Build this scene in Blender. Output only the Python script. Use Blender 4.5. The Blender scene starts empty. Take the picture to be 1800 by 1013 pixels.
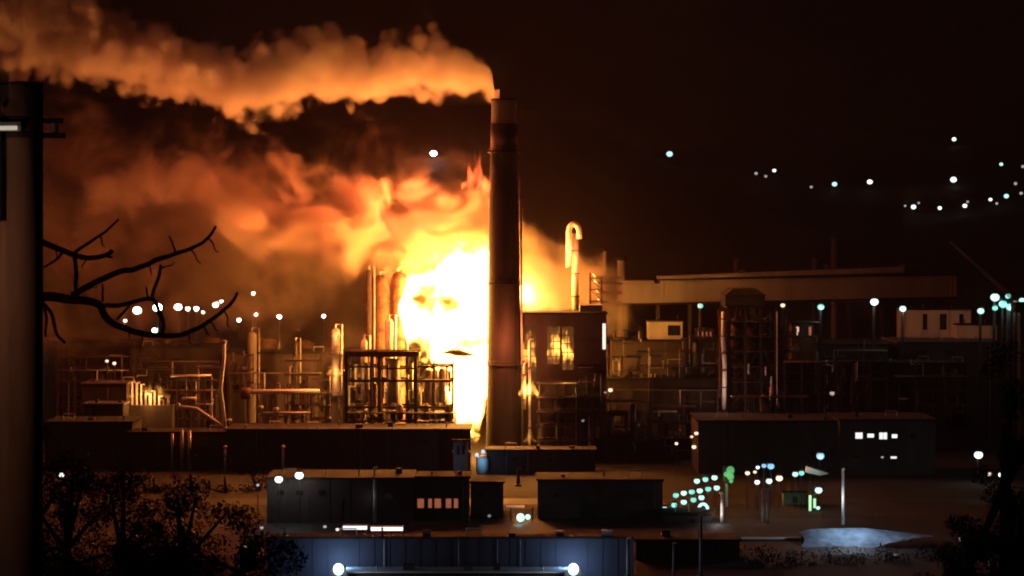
import bpy, bmesh, math, random
from mathutils import Vector, Matrix, noise
R = math.radians
random.seed(7)
S = bpy.context.scene
COL = S.collection

# ------------------------------------------------------------------ camera
F = 4680.0            # focal length in photo pixels (photo 1800 wide)
HZ = 410.0            # photo row of the horizon
CZ = 75.0             # eye height above the plant yard
cam_d = bpy.data.cameras.new('camera')
cam = bpy.data.objects.new('camera', cam_d)
COL.objects.link(cam)
cam.location = (0, 0, CZ)
cam.rotation_euler = (R(90), 0, 0)
cam_d.sensor_width = 36.0
cam_d.lens = 36.0 * F / 1800.0
cam_d.shift_y = -(506.5 - HZ) / 1800.0
cam_d.clip_start = 0.5
cam_d.clip_end = 9000
S.camera = cam

# ------------------------------------------------------------------ world, moonless night sky
w = bpy.data.worlds.new('World')
S.world = w
w.use_nodes = True
nt = w.node_tree
bg = nt.nodes['Background']
sky = nt.nodes.new('ShaderNodeTexSky')
sky.sky_type = 'NISHITA'
sky.sun_disc = False
sky.sun_elevation = R(-4)
sky.sun_rotation = R(140)
nt.links.new(sky.outputs[0], bg.inputs[0])
bg.inputs[1].default_value = 0.004

sun_d = bpy.data.lights.new('fill_sun', 'SUN')  # added weak fill so the foreground is not pitch black
sun_d.energy = 0.05
sun_d.angle = R(8)
sun_d.color = (1.0, 0.80, 0.62)
sun = bpy.data.objects.new('fill_sun', sun_d)
COL.objects.link(sun)
sun.rotation_euler = (R(62), 0, R(-62))

S.view_settings.view_transform = 'Standard'
S.view_settings.look = 'None'
S.view_settings.exposure = 0
S.view_settings.gamma = 1
c = S.cycles
c.use_denoising = True
c.max_bounces = 4
c.diffuse_bounces = 1
c.glossy_bounces = 1
c.transmission_bounces = 2
c.transparent_max_bounces = 8
c.volume_bounces = 1
c.sample_clamp_indirect = 2.0
c.sample_clamp_direct = 0
c.use_adaptive_sampling = True
c.adaptive_threshold = 0.035
c.volume_max_steps = 256
c.pixel_filter_type = 'BLACKMAN_HARRIS'
c.filter_width = 2.0

# ------------------------------------------------------------------ helpers
def px(x, Y): return (x - 900.0) * Y / F
def pz(y, Y): return CZ - (y - HZ) * Y / F
def at(x, y, Y): return Vector((px(x, Y), Y, pz(y, Y)))

def lerp_tab(tab, x):
    if x <= tab[0][0]: return tab[0][1]
    for (a, va), (b, vb) in zip(tab, tab[1:]):
        if x <= b:
            t = (x - a) / (b - a)
            return va + (vb - va) * t
    return tab[-1][1]

def sst(a, b, x):
    t = max(0.0, min(1.0, (x - a) / (b - a)))
    return t * t * (3 - 2 * t)

RIDGE1 = [(-400, 120), (0, 152), (100, 162), (220, 176), (330, 196), (430, 216), (560, 214), (700, 205), (860, 190),
          (950, 192), (1080, 235), (1180, 285), (1300, 335), (1450, 410), (1600, 455), (2200, 480)]
RIDGE2 = [(-400, 330), (900, 300), (1200, 262), (1500, 240), (1680, 215), (1900, 190), (2300, 170)]

def H(X, Y):
    # camera hillside
    if Y < 115:
        base = 68.0 - 0.1 * max(0, Y - 15)
    else:
        base = 58.0 * (1 - sst(115, 330, Y))
    h = base
    q = 900 + F * X / max(Y, 300)
    if Y > 1050:
        h = 20 * sst(1050, 1400, Y)
        r1 = pz(lerp_tab(RIDGE1, q), 1950)
        h += (r1 - 20) * sst(1440, 1950, Y) if Y < 1950 else (r1 - 20) * (1 - 0.55 * sst(1950, 2500, Y))
        r2 = pz(lerp_tab(RIDGE2, q), 3000)
        if Y > 1950:
            h = max(h, h * 0.3 + (r2 - h * 0.3) * sst(2000, 3000, Y))
        h += 7 * noise.noise((X * .012, Y * .012, 0)) * sst(1440, 1800, Y)
    elif Y > 300:
        h += 0
    return h

def raise_to_terrain(x, y, up=6.0):
    """first ground point seen at this direction, the lamp standing `up` metres above it"""
    Y = 1300.0
    while Y < 3000:
        if pz(y, Y) - up <= H(px(x, Y), Y): return Y
        Y += 8
    return 3000.0

MAT = {}
def mat(name, col, rough=0.7, metal=0.0, nscale=0.6, namt=0.35, bump=0.0, streak=False, emit=None, estr=0.0):
    if name in MAT: return MAT[name]
    m = bpy.data.materials.new(name)
    m.use_nodes = True
    t = m.node_tree
    b = t.nodes['Principled BSDF']
    b.inputs['Roughness'].default_value = rough
    b.inputs['Metallic'].default_value = metal
    tc = t.nodes.new('ShaderNodeTexCoord')
    n = t.nodes.new('ShaderNodeTexNoise')
    n.inputs['Scale'].default_value = nscale
    n.inputs['Detail'].default_value = 5
    if streak:
        mp = t.nodes.new('ShaderNodeMapping')
        mp.inputs['Scale'].default_value = (1, 1, 0.12)
        t.links.new(tc.outputs['Object'], mp.inputs[0]); t.links.new(mp.outputs[0], n.inputs['Vector'])
    else:
        t.links.new(tc.outputs['Object'], n.inputs['Vector'])
    r = t.nodes.new('ShaderNodeValToRGB')
    r.color_ramp.elements[0].position = 0.3
    r.color_ramp.elements[1].position = 0.7
    r.color_ramp.elements[0].color = tuple(x * (1 - namt) for x in col) + (1,)
    r.color_ramp.elements[1].color = tuple(min(1, x * (1 + namt)) for x in col) + (1,)
    t.links.new(n.outputs[0], r.inputs[0])
    t.links.new(r.outputs[0], b.inputs['Base Color'])
    if bump:
        bp = t.nodes.new('ShaderNodeBump')
        bp.inputs['Strength'].default_value = bump
        t.links.new(n.outputs[0], bp.inputs['Height'])
        t.links.new(bp.outputs[0], b.inputs['Normal'])
    if emit:
        b.inputs['Emission Color'].default_value = tuple(emit) + (1,)
        b.inputs['Emission Strength'].default_value = estr
        m.cycles.emission_sampling = 'NONE'
    MAT[name] = m
    return m

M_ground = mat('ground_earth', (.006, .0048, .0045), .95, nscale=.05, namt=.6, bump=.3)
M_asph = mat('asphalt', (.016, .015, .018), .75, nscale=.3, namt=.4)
M_conc = mat('concrete', (.28, .25, .23), .85, nscale=.25, namt=.3, streak=True)
M_concd = mat('stained_concrete', (.07, .06, .055), .85, nscale=.2, namt=.45, streak=True)
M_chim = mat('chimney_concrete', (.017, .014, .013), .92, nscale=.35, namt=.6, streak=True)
M_soot = mat('sooty_concrete', (.012, .010, .010), .9, nscale=.4, namt=.4, streak=True)
M_steel = mat('dark_steel', (.055, .042, .038), .55, .2, nscale=.8, namt=.4)
M_rust = mat('rusty_steel', (.10, .045, .03), .75, .2, nscale=.8, namt=.5)
M_pipe = mat('pale_pipe', (.62, .58, .52), .45, .3, nscale=1.2, namt=.2)
M_alu = mat('aluminium_cladding', (.22, .20, .19), .45, .4, nscale=.5, namt=.25)
M_clad = mat('pale_cladding', (.24, .20, .18), .7, nscale=.12, namt=.25, streak=True)
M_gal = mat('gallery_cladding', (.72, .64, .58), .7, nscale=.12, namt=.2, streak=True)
M_dark = mat('dark_cladding', (.030, .024, .024), .75, nscale=.2, namt=.4, streak=True)
M_brown = mat('brown_cladding', (.05, .033, .032), .8, nscale=.2, namt=.4, streak=True)
M_roof = mat('felt_roof', (.010, .008, .008), .95, nscale=.3, namt=.4)
M_paler = mat('pale_metal_roof', (.20, .20, .22), .5, .2, nscale=.3, namt=.3)
M_navy = mat('navy_cladding', (.024, .019, .030), .7, nscale=.15, namt=.3, streak=True)
M_wood = mat('pole_wood', (.30, .165, .10), .85, nscale=5, namt=.45, bump=.5, streak=True)
M_bark = mat('bare_bark', (.035, .022, .016), .95, nscale=8, namt=.5, bump=.4)
M_leaf = mat('night_foliage', (.045, .06, .03), .85, nscale=.5, namt=.6)
M_leafd = mat('dark_foliage', (.03, .032, .022), .9, nscale=.05, namt=.6)
M_glass = mat('dark_glass', (.02, .02, .025), .15, nscale=1, namt=.2)
M_white = mat('white_paint', (.75, .74, .72), .5, nscale=.6, namt=.12)
def em(name, col, s): return mat(name, (.5, .5, .5), .5, emit=col, estr=s)
E_white = em('lamp_glow_white', (.84, 1, .95), 2.2)
E_cool = em('lamp_glow_cool', (.50, .97, .88), 1.5)
E_teal = em('lamp_glow_teal', (.20, .80, .68), 1.15)
E_blue = em('lamp_glow_blue', (.22, .60, .92), 1.2)
E_warm = em('lamp_glow_warm', (1, .74, .50), 1.5)
E_green = em('lamp_glow_green', (.10, .60, .16), .55)
E_dim = em('lamp_glow_dim', (.80, .82, .80), .55)
E_win = em('window_glow_white', (.95, 1, .96), 1.15)
E_town = em('town_lamp_glow', (.84, 1, .95), 30)
E_townw = em('town_lamp_glow_warm', (1, .80, .62), 22)
E_winw = em('window_glow_warm', (1, .26, .12), .30)
E_hot = em('lamp_glow_halide', (.55, .90, 1), 3)
E_red = em('lamp_glow_red', (1, .10, .03), 2)

class MB:
    def __init__(s): s.bm = bmesh.new()
    def box(s, x0, x1, y0, y1, z0, z1):
        v = [s.bm.verts.new((x, y, z)) for z in (z0, z1) for x, y in ((x0, y0), (x1, y0), (x1, y1), (x0, y1))]
        for f in ((3, 2, 1, 0), (4, 5, 6, 7), (0, 1, 5, 4), (1, 2, 6, 5), (2, 3, 7, 6), (3, 0, 4, 7)):
            s.bm.faces.new([v[i] for i in f])
        return s
    def prism(s, pts, y0, y1):   # pts in XZ, counter-clockwise seen from -Y
        a = [s.bm.verts.new((x, y0, z)) for x, z in pts]
        b = [s.bm.verts.new((x, y1, z)) for x, z in pts]
        n = len(pts)
        s.bm.faces.new(a); s.bm.faces.new(b[::-1])
        for i in range(n): s.bm.faces.new((a[i], b[i], b[(i + 1) % n], a[(i + 1) % n]))
        return s
    def tube(s, pts, r, n=8, caps=True):
        pts = [Vector(p) for p in pts]
        rs = r if isinstance(r, (list, tuple)) else [r] * len(pts)
        rings = []
        up = None
        for i, p in enumerate(pts):
            d = (pts[min(i + 1, len(pts) - 1)] - pts[max(i - 1, 0)]).normalized()
            if up is None:
                up = Vector((0, 0, 1)) if abs(d.z) < .9 else Vector((1, 0, 0))
            u = (up - d * up.dot(d)).normalized()
            up = u
            v = d.cross(u)
            rings.append([s.bm.verts.new(p + (u * math.cos(2 * math.pi * k / n) + v * math.sin(2 * math.pi * k / n)) * rs[i]) for k in range(n)])
        for a, b in zip(rings, rings[1:]):
            for k in range(n): s.bm.faces.new((a[k], a[(k + 1) % n], b[(k + 1) % n], b[k]))
        if caps:
            s.bm.faces.new(rings[0][::-1]); s.bm.faces.new(rings[-1])
        return s
    def lathe(s, x, y, prof, n=20):
        rings = [[s.bm.verts.new((x + r * math.cos(2 * math.pi * k / n), y + r * math.sin(2 * math.pi * k / n), z)) for k in range(n)] for r, z in prof]
        for a, b in zip(rings, rings[1:]):
            for k in range(n): s.bm.faces.new((a[k], a[(k + 1) % n], b[(k + 1) % n], b[k]))
        s.bm.faces.new(rings[0][::-1]); s.bm.faces.new(rings[-1])
        return s
    def ball(s, p, r, sc=(1, 1, 1), n=10):
        bmesh.ops.create_uvsphere(s.bm, u_segments=n, v_segments=max(6, n - 2), radius=r,
                                  matrix=Matrix.Translation(p) @ Matrix.Diagonal((*sc, 1)))
        return s
    def build(s, name, m, parent=None, smooth=False):
        bmesh.ops.recalc_face_normals(s.bm, faces=s.bm.faces)
        me = bpy.data.meshes.new(name)
        s.bm.to_mesh(me); s.bm.free()
        me.materials.append(m)
        if smooth:
            for p in me.polygons: p.use_smooth = True
        o = bpy.data.objects.new(name, me)
        COL.objects.link(o)
        if parent is not None:
            o.parent = parent
            o.matrix_parent_inverse = parent.matrix_basis.inverted()
        return o

def tag(o, label, cat, group=None, kind=None):
    o['label'] = label; o['category'] = cat
    if group: o['group'] = group
    if kind: o['kind'] = kind
    return o

def thing(name, loc, label, cat, group=None):
    o = bpy.data.objects.new(name, None)
    COL.objects.link(o)
    o.location = loc
    o.empty_display_size = 1
    return tag(o, label, cat, group)

def setting(o):
    o['kind'] = 'structure'
    return o

def light(name, loc, power, col, radius, parent):
    d = bpy.data.lights.new(name, 'POINT')
    d.energy = power; d.color = col; d.shadow_soft_size = radius
    o = bpy.data.objects.new(name, d)
    COL.objects.link(o)
    o.location = loc
    if parent is not None:
        o.parent = parent
        o.matrix_parent_inverse = parent.matrix_basis.inverted()
    return o

ORD = ['leftmost', 'second from the left', 'third from the left', 'fourth from the left', 'fifth from the left', 'sixth from the left',
       'seventh from the left', 'eighth from the left', 'ninth from the left', 'tenth from the left', 'eleventh from the left', 'twelfth from the left',
       'thirteenth from the left', 'fourteenth from the left', 'fifteenth from the left', 'sixteenth from the left']

# ------------------------------------------------------------------ ground and hills
def make_ground():
    bm = bmesh.new()
    ys = [-40, 0, 15, 40, 70, 100, 115, 130, 150, 170, 190, 210, 230, 250, 270, 290, 310, 330, 400, 500, 600, 700, 800, 900, 1000, 1050]
    y = 1080
    while y < 3200: ys.append(y); y += 30
    ys += [3500, 4300]
    rows = []
    N = 140
    for Y in ys:
        half = 300 + max(Y, 300) * 0.42
        rows.append([bm.verts.new((-half + 2 * half * i / N, Y, H(-half + 2 * half * i / N, Y))) for i in range(N + 1)])
    for a, b in zip(rows, rows[1:]):
        for i in range(N): bm.faces.new((a[i], a[i + 1], b[i + 1], b[i]))
    me = bpy.data.meshes.new('ground'); bm.to_mesh(me); bm.free()
    me.materials.append(M_ground)
    for p in me.polygons: p.use_smooth = True
    o = bpy.data.objects.new('ground', me); COL.objects.link(o)
    setting(o)
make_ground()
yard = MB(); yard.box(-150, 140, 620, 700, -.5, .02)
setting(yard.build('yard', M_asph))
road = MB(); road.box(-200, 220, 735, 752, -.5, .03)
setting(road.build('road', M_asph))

# ------------------------------------------------------------------ smoke (real participating volumes)
def vol_base(name):
    m = bpy.data.materials.new(name); m.use_nodes = True
    t = m.node_tree
    for n in list(t.nodes): t.nodes.remove(n)
    out = t.nodes.new('ShaderNodeOutputMaterial')
    return m, t, out

def math_n(t, op, a, b=None, c_=None, clamp=False):
    n = t.nodes.new('ShaderNodeMath'); n.operation = op; n.use_clamp = clamp
    for i, v in enumerate((a, b, c_)):
        if v is None: continue
        if isinstance(v, (int, float)): n.inputs[i].default_value = v
        else: t.links.new(v, n.inputs[i])
    return n.outputs[0]

def curve_n(t, src, pts):
    """pts: [(u 0..1, v 0..1)]"""
    n = t.nodes.new('ShaderNodeFloatCurve')
    cv = n.mapping.curves[0]
    cv.points[0].location = pts[0]; cv.points[1].location = pts[-1]
    for p in pts[1:-1]: cv.points.new(*p)
    for p in cv.points: p.handle_type = 'AUTO'
    n.mapping.update()
    t.links.new(src, n.inputs['Value'])
    return n.outputs[0]

def band_volume(name, label, Yc, thick, top, bot, dens, color, nsize, namp, soft, aniso=0.0, step=1.0, absorb=None, emission=None,
                billow=False, xfade=None, hull=1.12, dprof=None, warp=0.0, nz=0.5, lean=0.0, zs=1.0):
    """A drifting body of gas: its upper and lower outline follow top/bot, its depth is `thick` half-metres (dprof scales it along its length).
    Puffed up by noise. Object origin at the middle of its near end."""
    x0, x1 = min(top[0][0], bot[0][0]), max(top[-1][0], bot[-1][0])
    K = 26
    us, zc, rz = [], [], []
    for k in range(K + 1):
        x = x0 + (x1 - x0) * k / K
        zt, zb = pz(lerp_tab(top, x), Yc), pz(lerp_tab(bot, x), Yc)
        us.append(k / K); zc.append((zt + zb) / 2); rz.append(max(.5, (zt - zb) / 2))
    X0, X1 = px(x0, Yc), px(x1, Yc)
    # hull
    bm = bmesh.new(); rings = []; n = 18
    pad = (X1 - X0) * .01
    for k in range(K + 1):
        X = X0 + (X1 - X0) * us[k]
        if k == 0: X -= pad
        if k == K: X += pad
        dp = lerp_tab(dprof, us[k]) if dprof else 1.0
        yc = Yc + lean * (1 - us[k])
        rings.append([bm.verts.new((X, yc + thick * dp * hull * math.cos(2 * math.pi * i / n),
                                    zc[k] + rz[k] * hull * math.sin(2 * math.pi * i / n))) for i in range(n)])
    for a, b in zip(rings, rings[1:]):
        for i in range(n): bm.faces.new((a[i], a[(i + 1) % n], b[(i + 1) % n], b[i]))
    bm.faces.new(rings[0][::-1]); bm.faces.new(rings[-1])
    bmesh.ops.recalc_face_normals(bm, faces=bm.faces)
    me = bpy.data.meshes.new(name); bm.to_mesh(me); bm.free()
    o = bpy.data.objects.new(name, me); COL.objects.link(o)
    m, t, out = vol_base(name + '_volume')
    me.materials.append(m)
    tc = t.nodes.new('ShaderNodeTexCoord')
    P = tc.outputs['Object']
    nx = t.nodes.new('ShaderNodeTexNoise')
    nx.inputs['Scale'].default_value = 1.0 / nsize
    nx.inputs['Detail'].default_value = 4.0
    nx.inputs['Roughness'].default_value = nz
    if warp: nx.inputs['Distortion'].default_value = warp
    if zs != 1.0:
        mp = t.nodes.new('ShaderNodeMapping'); mp.inputs['Scale'].default_value = (1, 1, zs)
        t.links.new(P, mp.inputs[0]); t.links.new(mp.outputs[0], nx.inputs['Vector'])
    else: t.links.new(P, nx.inputs['Vector'])
    nv = nx.outputs[0]
    sep = t.nodes.new('ShaderNodeSeparateXYZ'); t.links.new(P, sep.inputs[0])
    u = math_n(t, 'DIVIDE', math_n(t, 'SUBTRACT', sep.outputs[0], X0), X1 - X0, clamp=True)
    zlo, zhi = min(zc), max(zc) + 1e-3
    rhi = max(rz)
    czn = math_n(t, 'MULTIPLY_ADD', curve_n(t, u, [(a, (z - zlo) / (zhi - zlo)) for a, z in zip(us, zc)]), zhi - zlo, zlo)
    rzn = math_n(t, 'MULTIPLY', curve_n(t, u, [(a, r / rhi) for a, r in zip(us, rz)]), rhi)
    dz = math_n(t, 'DIVIDE', math_n(t, 'SUBTRACT', sep.outputs[2], czn), rzn)
    ysrc = math_n(t, 'SUBTRACT', sep.outputs[1], Yc)
    if lean: ysrc = math_n(t, 'SUBTRACT', ysrc, math_n(t, 'MULTIPLY', math_n(t, 'SUBTRACT', 1.0, u), lean))
    dy = math_n(t, 'DIVIDE', ysrc, thick)
    if dprof: dy = math_n(t, 'DIVIDE', dy, math_n(t, 'MULTIPLY', curve_n(t, u, [(a, lerp_tab(dprof, a) / 2) for a in us]), 2))
    rr = math_n(t, 'SQRT', math_n(t, 'ADD', math_n(t, 'MULTIPLY', dz, dz), math_n(t, 'MULTIPLY', dy, dy)))
    f = math_n(t, 'SUBTRACT', 1.0 - namp * .25, rr)
    f = math_n(t, 'MULTIPLY_ADD', math_n(t, 'SUBTRACT', nv, 0.5), namp * 2.6, f)
    if billow:
        vo = t.nodes.new('ShaderNodeTexVoronoi'); vo.feature = 'SMOOTH_F1'
        vo.inputs['Scale'].default_value = 1.0 / (nsize * .55)
        vo.inputs['Smoothness'].default_value = .25
        t.links.new(P, vo.inputs['Vector'])
        f = math_n(t, 'MULTIPLY_ADD', math_n(t, 'SUBTRACT', 0.42, vo.outputs['Distance']), billow, f)
    f = math_n(t, 'DIVIDE', f, soft, clamp=True)
    f = math_n(t, 'MULTIPLY', f, f)
    if xfade: f = math_n(t, 'MULTIPLY', f, curve_n(t, u, xfade))
    if emission is None:
        pv = t.nodes.new('ShaderNodeVolumePrincipled')
        pv.inputs['Color'].default_value = (*color, 1)
        if absorb: pv.inputs['Absorption Color'].default_value = (*absorb, 1)
        pv.inputs['Anisotropy'].default_value = aniso
        t.links.new(math_n(t, 'MULTIPLY', f, dens), pv.inputs['Density'])
        t.links.new(pv.outputs[0], out.inputs['Volume'])
    else:
        e = t.nodes.new('ShaderNodeEmission')
        e.inputs[0].default_value = (*emission, 1)
        f = math_n(t, 'POWER', f, 1.6)
        t.links.new(math_n(t, 'MULTIPLY', f, dens), e.inputs[1])
        t.links.new(e.outputs[0], out.inputs['Volume'])
        m.cycles.emission_sampling = 'NONE'
    m.cycles.volume_step_rate = step
    tag(o, label, 'smoke' if emission is None else 'flame', kind='stuff' if emission is None else None)
    return o

# ---- plume from the chimney top
band_volume('smoke_plume', 'billowing plume streaming left from the tall chimney top', 885, 20,
    [(-60, -260), (0, -220), (100, -120), (160, -50), (200, -5), (240, 30), (300, 30), (360, 55), (400, 74), (430, 66), (480, 44), (540, 40), (580, 34), (640, 56), (700, 52), (760, 46), (800, 54), (838, 72), (856, 108), (869, 150)],
    [(-60, 146), (0, 150), (80, 160), (140, 162), (220, 176), (330, 198), (400, 220), (430, 232), (500, 224), (560, 198), (640, 202), (700, 186), (740, 176), (800, 196), (868, 190)],
    .17, (.92, .86, .82), 14, .62, .26, aniso=0.0, step=.30, billow=.75, nz=.62,
    dprof=[(0, 2.6), (.25, 1.7), (.5, 1.0), (.85, .8), (.97, .6), (1, .45)], xfade=[(0, .5), (.18, .7), (.3, .9), (.45, 1), (1, 1)])
# ---- main smoke from the fire
band_volume('smoke_cloud', 'thick orange lit smoke rolling left from the flames', 918, 30,
    [(180, 290), (260, 240), (330, 240), (400, 262), (500, 275), (600, 290), (700, 296), (800, 296), (850, 300), (875, 340)],
    [(180, 400), (260, 410), (330, 405), (400, 450), (450, 480), (500, 500), (550, 486), (600, 500), (640, 520), (700, 535), (760, 520), (875, 500)],
    .22, (.88, .70, .60), 24, 1.15, .42, step=.25, dprof=[(0, 1.4), (.4, 1.3), (.75, 1.0), (1, .55)], xfade=[(0, .12), (.3, .3), (.45, .8), (.55, 1), (1, 1)], warp=.8, nz=.66, billow=.45)
band_volume('smoke_veil', 'dirty red brown smoke filling the air left of the fire', 985, 45,
    [(-80, 90), (60, 120), (200, 150), (400, 190), (600, 190), (750, 190), (880, 230)],
    [(-80, 700), (200, 690), (400, 680), (600, 690), (750, 690), (880, 640)],
    .085, (.88, .64, .52), 30, 1.5, .7, step=.35, warp=.3, nz=.70, xfade=[(0, .8), (.3, 1), (.8, 1), (1, .7)])
# ---- smoke right of the chimney
band_volume('smoke_bank', 'orange smoke bank rising between chimney and gooseneck pipe', 925, 16,
    [(896, 280), (914, 315), (925, 362), (960, 380), (1000, 402), (1050, 430), (1090, 460), (1110, 490)],
    [(896, 610), (1000, 610), (1110, 600)],
    .2, (.88, .72, .60), 12, .7, .3, step=.35, nz=.66, xfade=[(0, 1), (.6, .8), (.85, .4), (1, 0)])
# ---- thin drift that hangs over the plant and in front of the hill
band_volume('smoke_drift', 'thin brown smoke drifting over the plant before the hill', 1060, 90,
    [(-100, 120), (0, 140), (200, 170), (430, 205), (700, 195), (900, 175), (1000, 190), (1100, 240), (1250, 310), (1400, 390), (1500, 450)],
    [(-100, 760), (400, 740), (900, 760), (1500, 700)],
    .009, (.85, .60, .50), 50, .5, .8, step=.5, xfade=[(0, .8), (.3, 1), (.5, .9), (.62, .5), (.8, .2), (1, .0)])

# ------------------------------------------------------------------ flames
FL = thing('flame', at(800, 755, 892), 'towering white hot flame left of the chimney', 'flame')
def flame_part(name, *a, **k):
    o = band_volume(name, '', *a, **k)
    for q in ('label', 'category', 'kind'):
        if q in o: del o[q]
    o.parent = FL; o.matrix_parent_inverse = FL.matrix_basis.inverted()
    return o
FCOL = (1.0, .40, .055)
flame_part('flame_body', 893, 12,
    [(704, 525), (714, 478), (738, 448), (770, 432), (810, 408), (850, 402), (874, 420), (888, 450)],
    [(704, 560), (714, 622), (738, 640), (770, 642), (810, 646), (850, 646), (874, 640), (888, 605)],
    4.6, (1, 1, 1), 7, .60, .26, nz=.66, warp=.5, emission=FCOL, step=.5)
flame_part('flame_column', 893, 7,
    [(758, 590), (770, 575), (850, 575), (874, 590)],
    [(758, 640), (775, 685), (792, 740), (806, 785), (842, 785), (856, 720), (874, 630)],
    6.0, (1, 1, 1), 5, .45, .25, nz=.66, warp=.5, emission=FCOL, step=.6)
FLC = (1.0, .185, .045)
light('source_or_fill_light', at(795, 545, 889), 5e4, FLC, 9, FL)
light('source_or_fill_light', at(825, 680, 886), 2.5e4, FLC, 5, FL)
light('source_or_fill_light', at(750, 450, 880), 3e4, FLC, 10, FL)
light('source_or_fill_light', at(735, 305, 906), 2.4e5, FLC, 8, FL)  # no flame here, added to light the plume from below
light('source_or_fill_light', at(630, 520, 880), 5.5e4, FLC, 10, FL)  # added under the smoke to brighten its lower edge, no flame there
light('source_or_fill_light', at(500, 520, 878), 5e4, FLC, 10, FL)  # another added light below the smoke, further left
light('source_or_fill_light', at(886, 600, 866), 3.5e4, (1, .20, .06), 3, FL)  # added in front of the shaft to turn its lower face orange
light('source_or_fill_light', at(300, 235, 865), 3.2e4, FLC, 18, FL)  # added between the smoke bodies for the plume's left underside, no fire
light('source_or_fill_light', at(190, 440, 872), 2.2e4, FLC, 18, FL)  # added to lift the smoke veil at the left, no fire
light('source_or_fill_light', at(1010, 455, 898), 3.5e4, FLC, 6, FL)  # added above the dark block to light the gallery
band_volume('smoke_curl', 'dark brown curl of smoke inside the white flame', 874, 3.2,
    [(724, 520), (738, 488), (756, 476), (778, 480), (796, 500), (810, 530)],
    [(724, 530), (738, 556), (756, 590), (778, 585), (796, 570), (810, 534)],
    1.3, (.34, .13, .05), 4.5, .75, .7, step=.5, warp=.3)
band_volume('smoke_curl', 'small dark lens of smoke between flame body and flame column', 873, 1.6,
    [(776, 620), (790, 613), (806, 611), (820, 617), (832, 623)],
    [(776, 622), (790, 625), (806, 630), (820, 629), (832, 625)],
    3.0, (.10, .04, .02), 3, .2, .4, step=.5)

def fire_or_glint(label, x0, x1, y0, y1, Y, depth, dens, power, rad=2.0, ns=1.7, col=(1.0, .40, .06)):
    xm = (x0 + x1) / 2; ym = (y0 + y1) / 2 + (y1 - y0) * .12
    n = 9
    sh = [math.sin(math.pi * (.04 + .92 * k / n)) for k in range(n + 1)]
    o = band_volume('flame_or_glint', label, Y, depth,
        [(x0 + (x1 - x0) * k / n, ym - (ym - y0) * sh[k] ** 1.4) for k in range(n + 1)],
        [(x0 + (x1 - x0) * k / n, ym + (y1 - ym) * sh[k] ** .6) for k in range(n + 1)],
        dens, (1, 1, 1), ns, 1.1, .6, emission=col, step=.7, hull=1.3, zs=.35, warp=.4)
    if power: light('source_or_fill_light', (px(xm, Y), Y - .5, pz(ym, Y)), power, (1, .38, .09), rad, o)
    return o

# ------------------------------------------------------------------ smaller fires at the plant; glint glows are emission standing in for lit pipes
fire_or_glint('thin yellow glow for glints on the pipes beside the chimney foot on its right', 912, 946, 646, 716, 866, 1.8, 1.6, 8e3)  # emission put in for bright glints on the pipes
fire_or_glint('faint low yellow glint glow below the thin one at the chimney foot', 920, 942, 752, 788, 862, 1.0, .5, 1.5e3)
fire_or_glint('small yellow glint glow at the top of the yellow glowing column', 582, 602, 568, 604, 873, 1.3, .9, 4e3)
fire_or_glint('red tongue of flame high on the left side of the chimney', 812, 862, 262, 362, 879, 2.5, 1.2, 0, col=(1, .12, .03), ns=2.5)
fire_or_glint('yellow glow for glints up a pipe column left of the steel frame', 574, 600, 630, 672, 872, 1.4, .8, 7e3)
fire_or_glint('little row of orange glint glows on the far left pipework', 228, 300, 668, 712, 905, 1.6, .45, 5e3)
fire_or_glint('orange flame burning behind the right hand openings of the dark block', 958, 1012, 562, 656, 889, 1.8, 3.2, 1.5e4)
fire_or_glint('orange flame behind the left hand opening of the dark block', 912, 950, 566, 670, 889, 1.8, 1.3, 8e3)
fire_or_glint('orange flame behind the left bay of the steel frame', 612, 662, 632, 690, 893, 1.5, .35, 6e3)
fire_or_glint('orange flame behind the middle bay of the steel frame', 668, 716, 634, 722, 893, 1.5, .4, 6e3)
fire_or_glint('orange flame behind the right bay of the steel frame', 730, 800, 626, 716, 893, 2.5, .5, 8e3)
fire_or_glint('small reddish flame by the corner of the low block under the fire', 795, 828, 770, 806, 838, 1.2, .55, 3e3)
fire_or_glint('tall yellow fire behind the smoke right of the chimney', 900, 942, 450, 560, 918, 3.5, .8, 9e4, ns=4)

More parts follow.
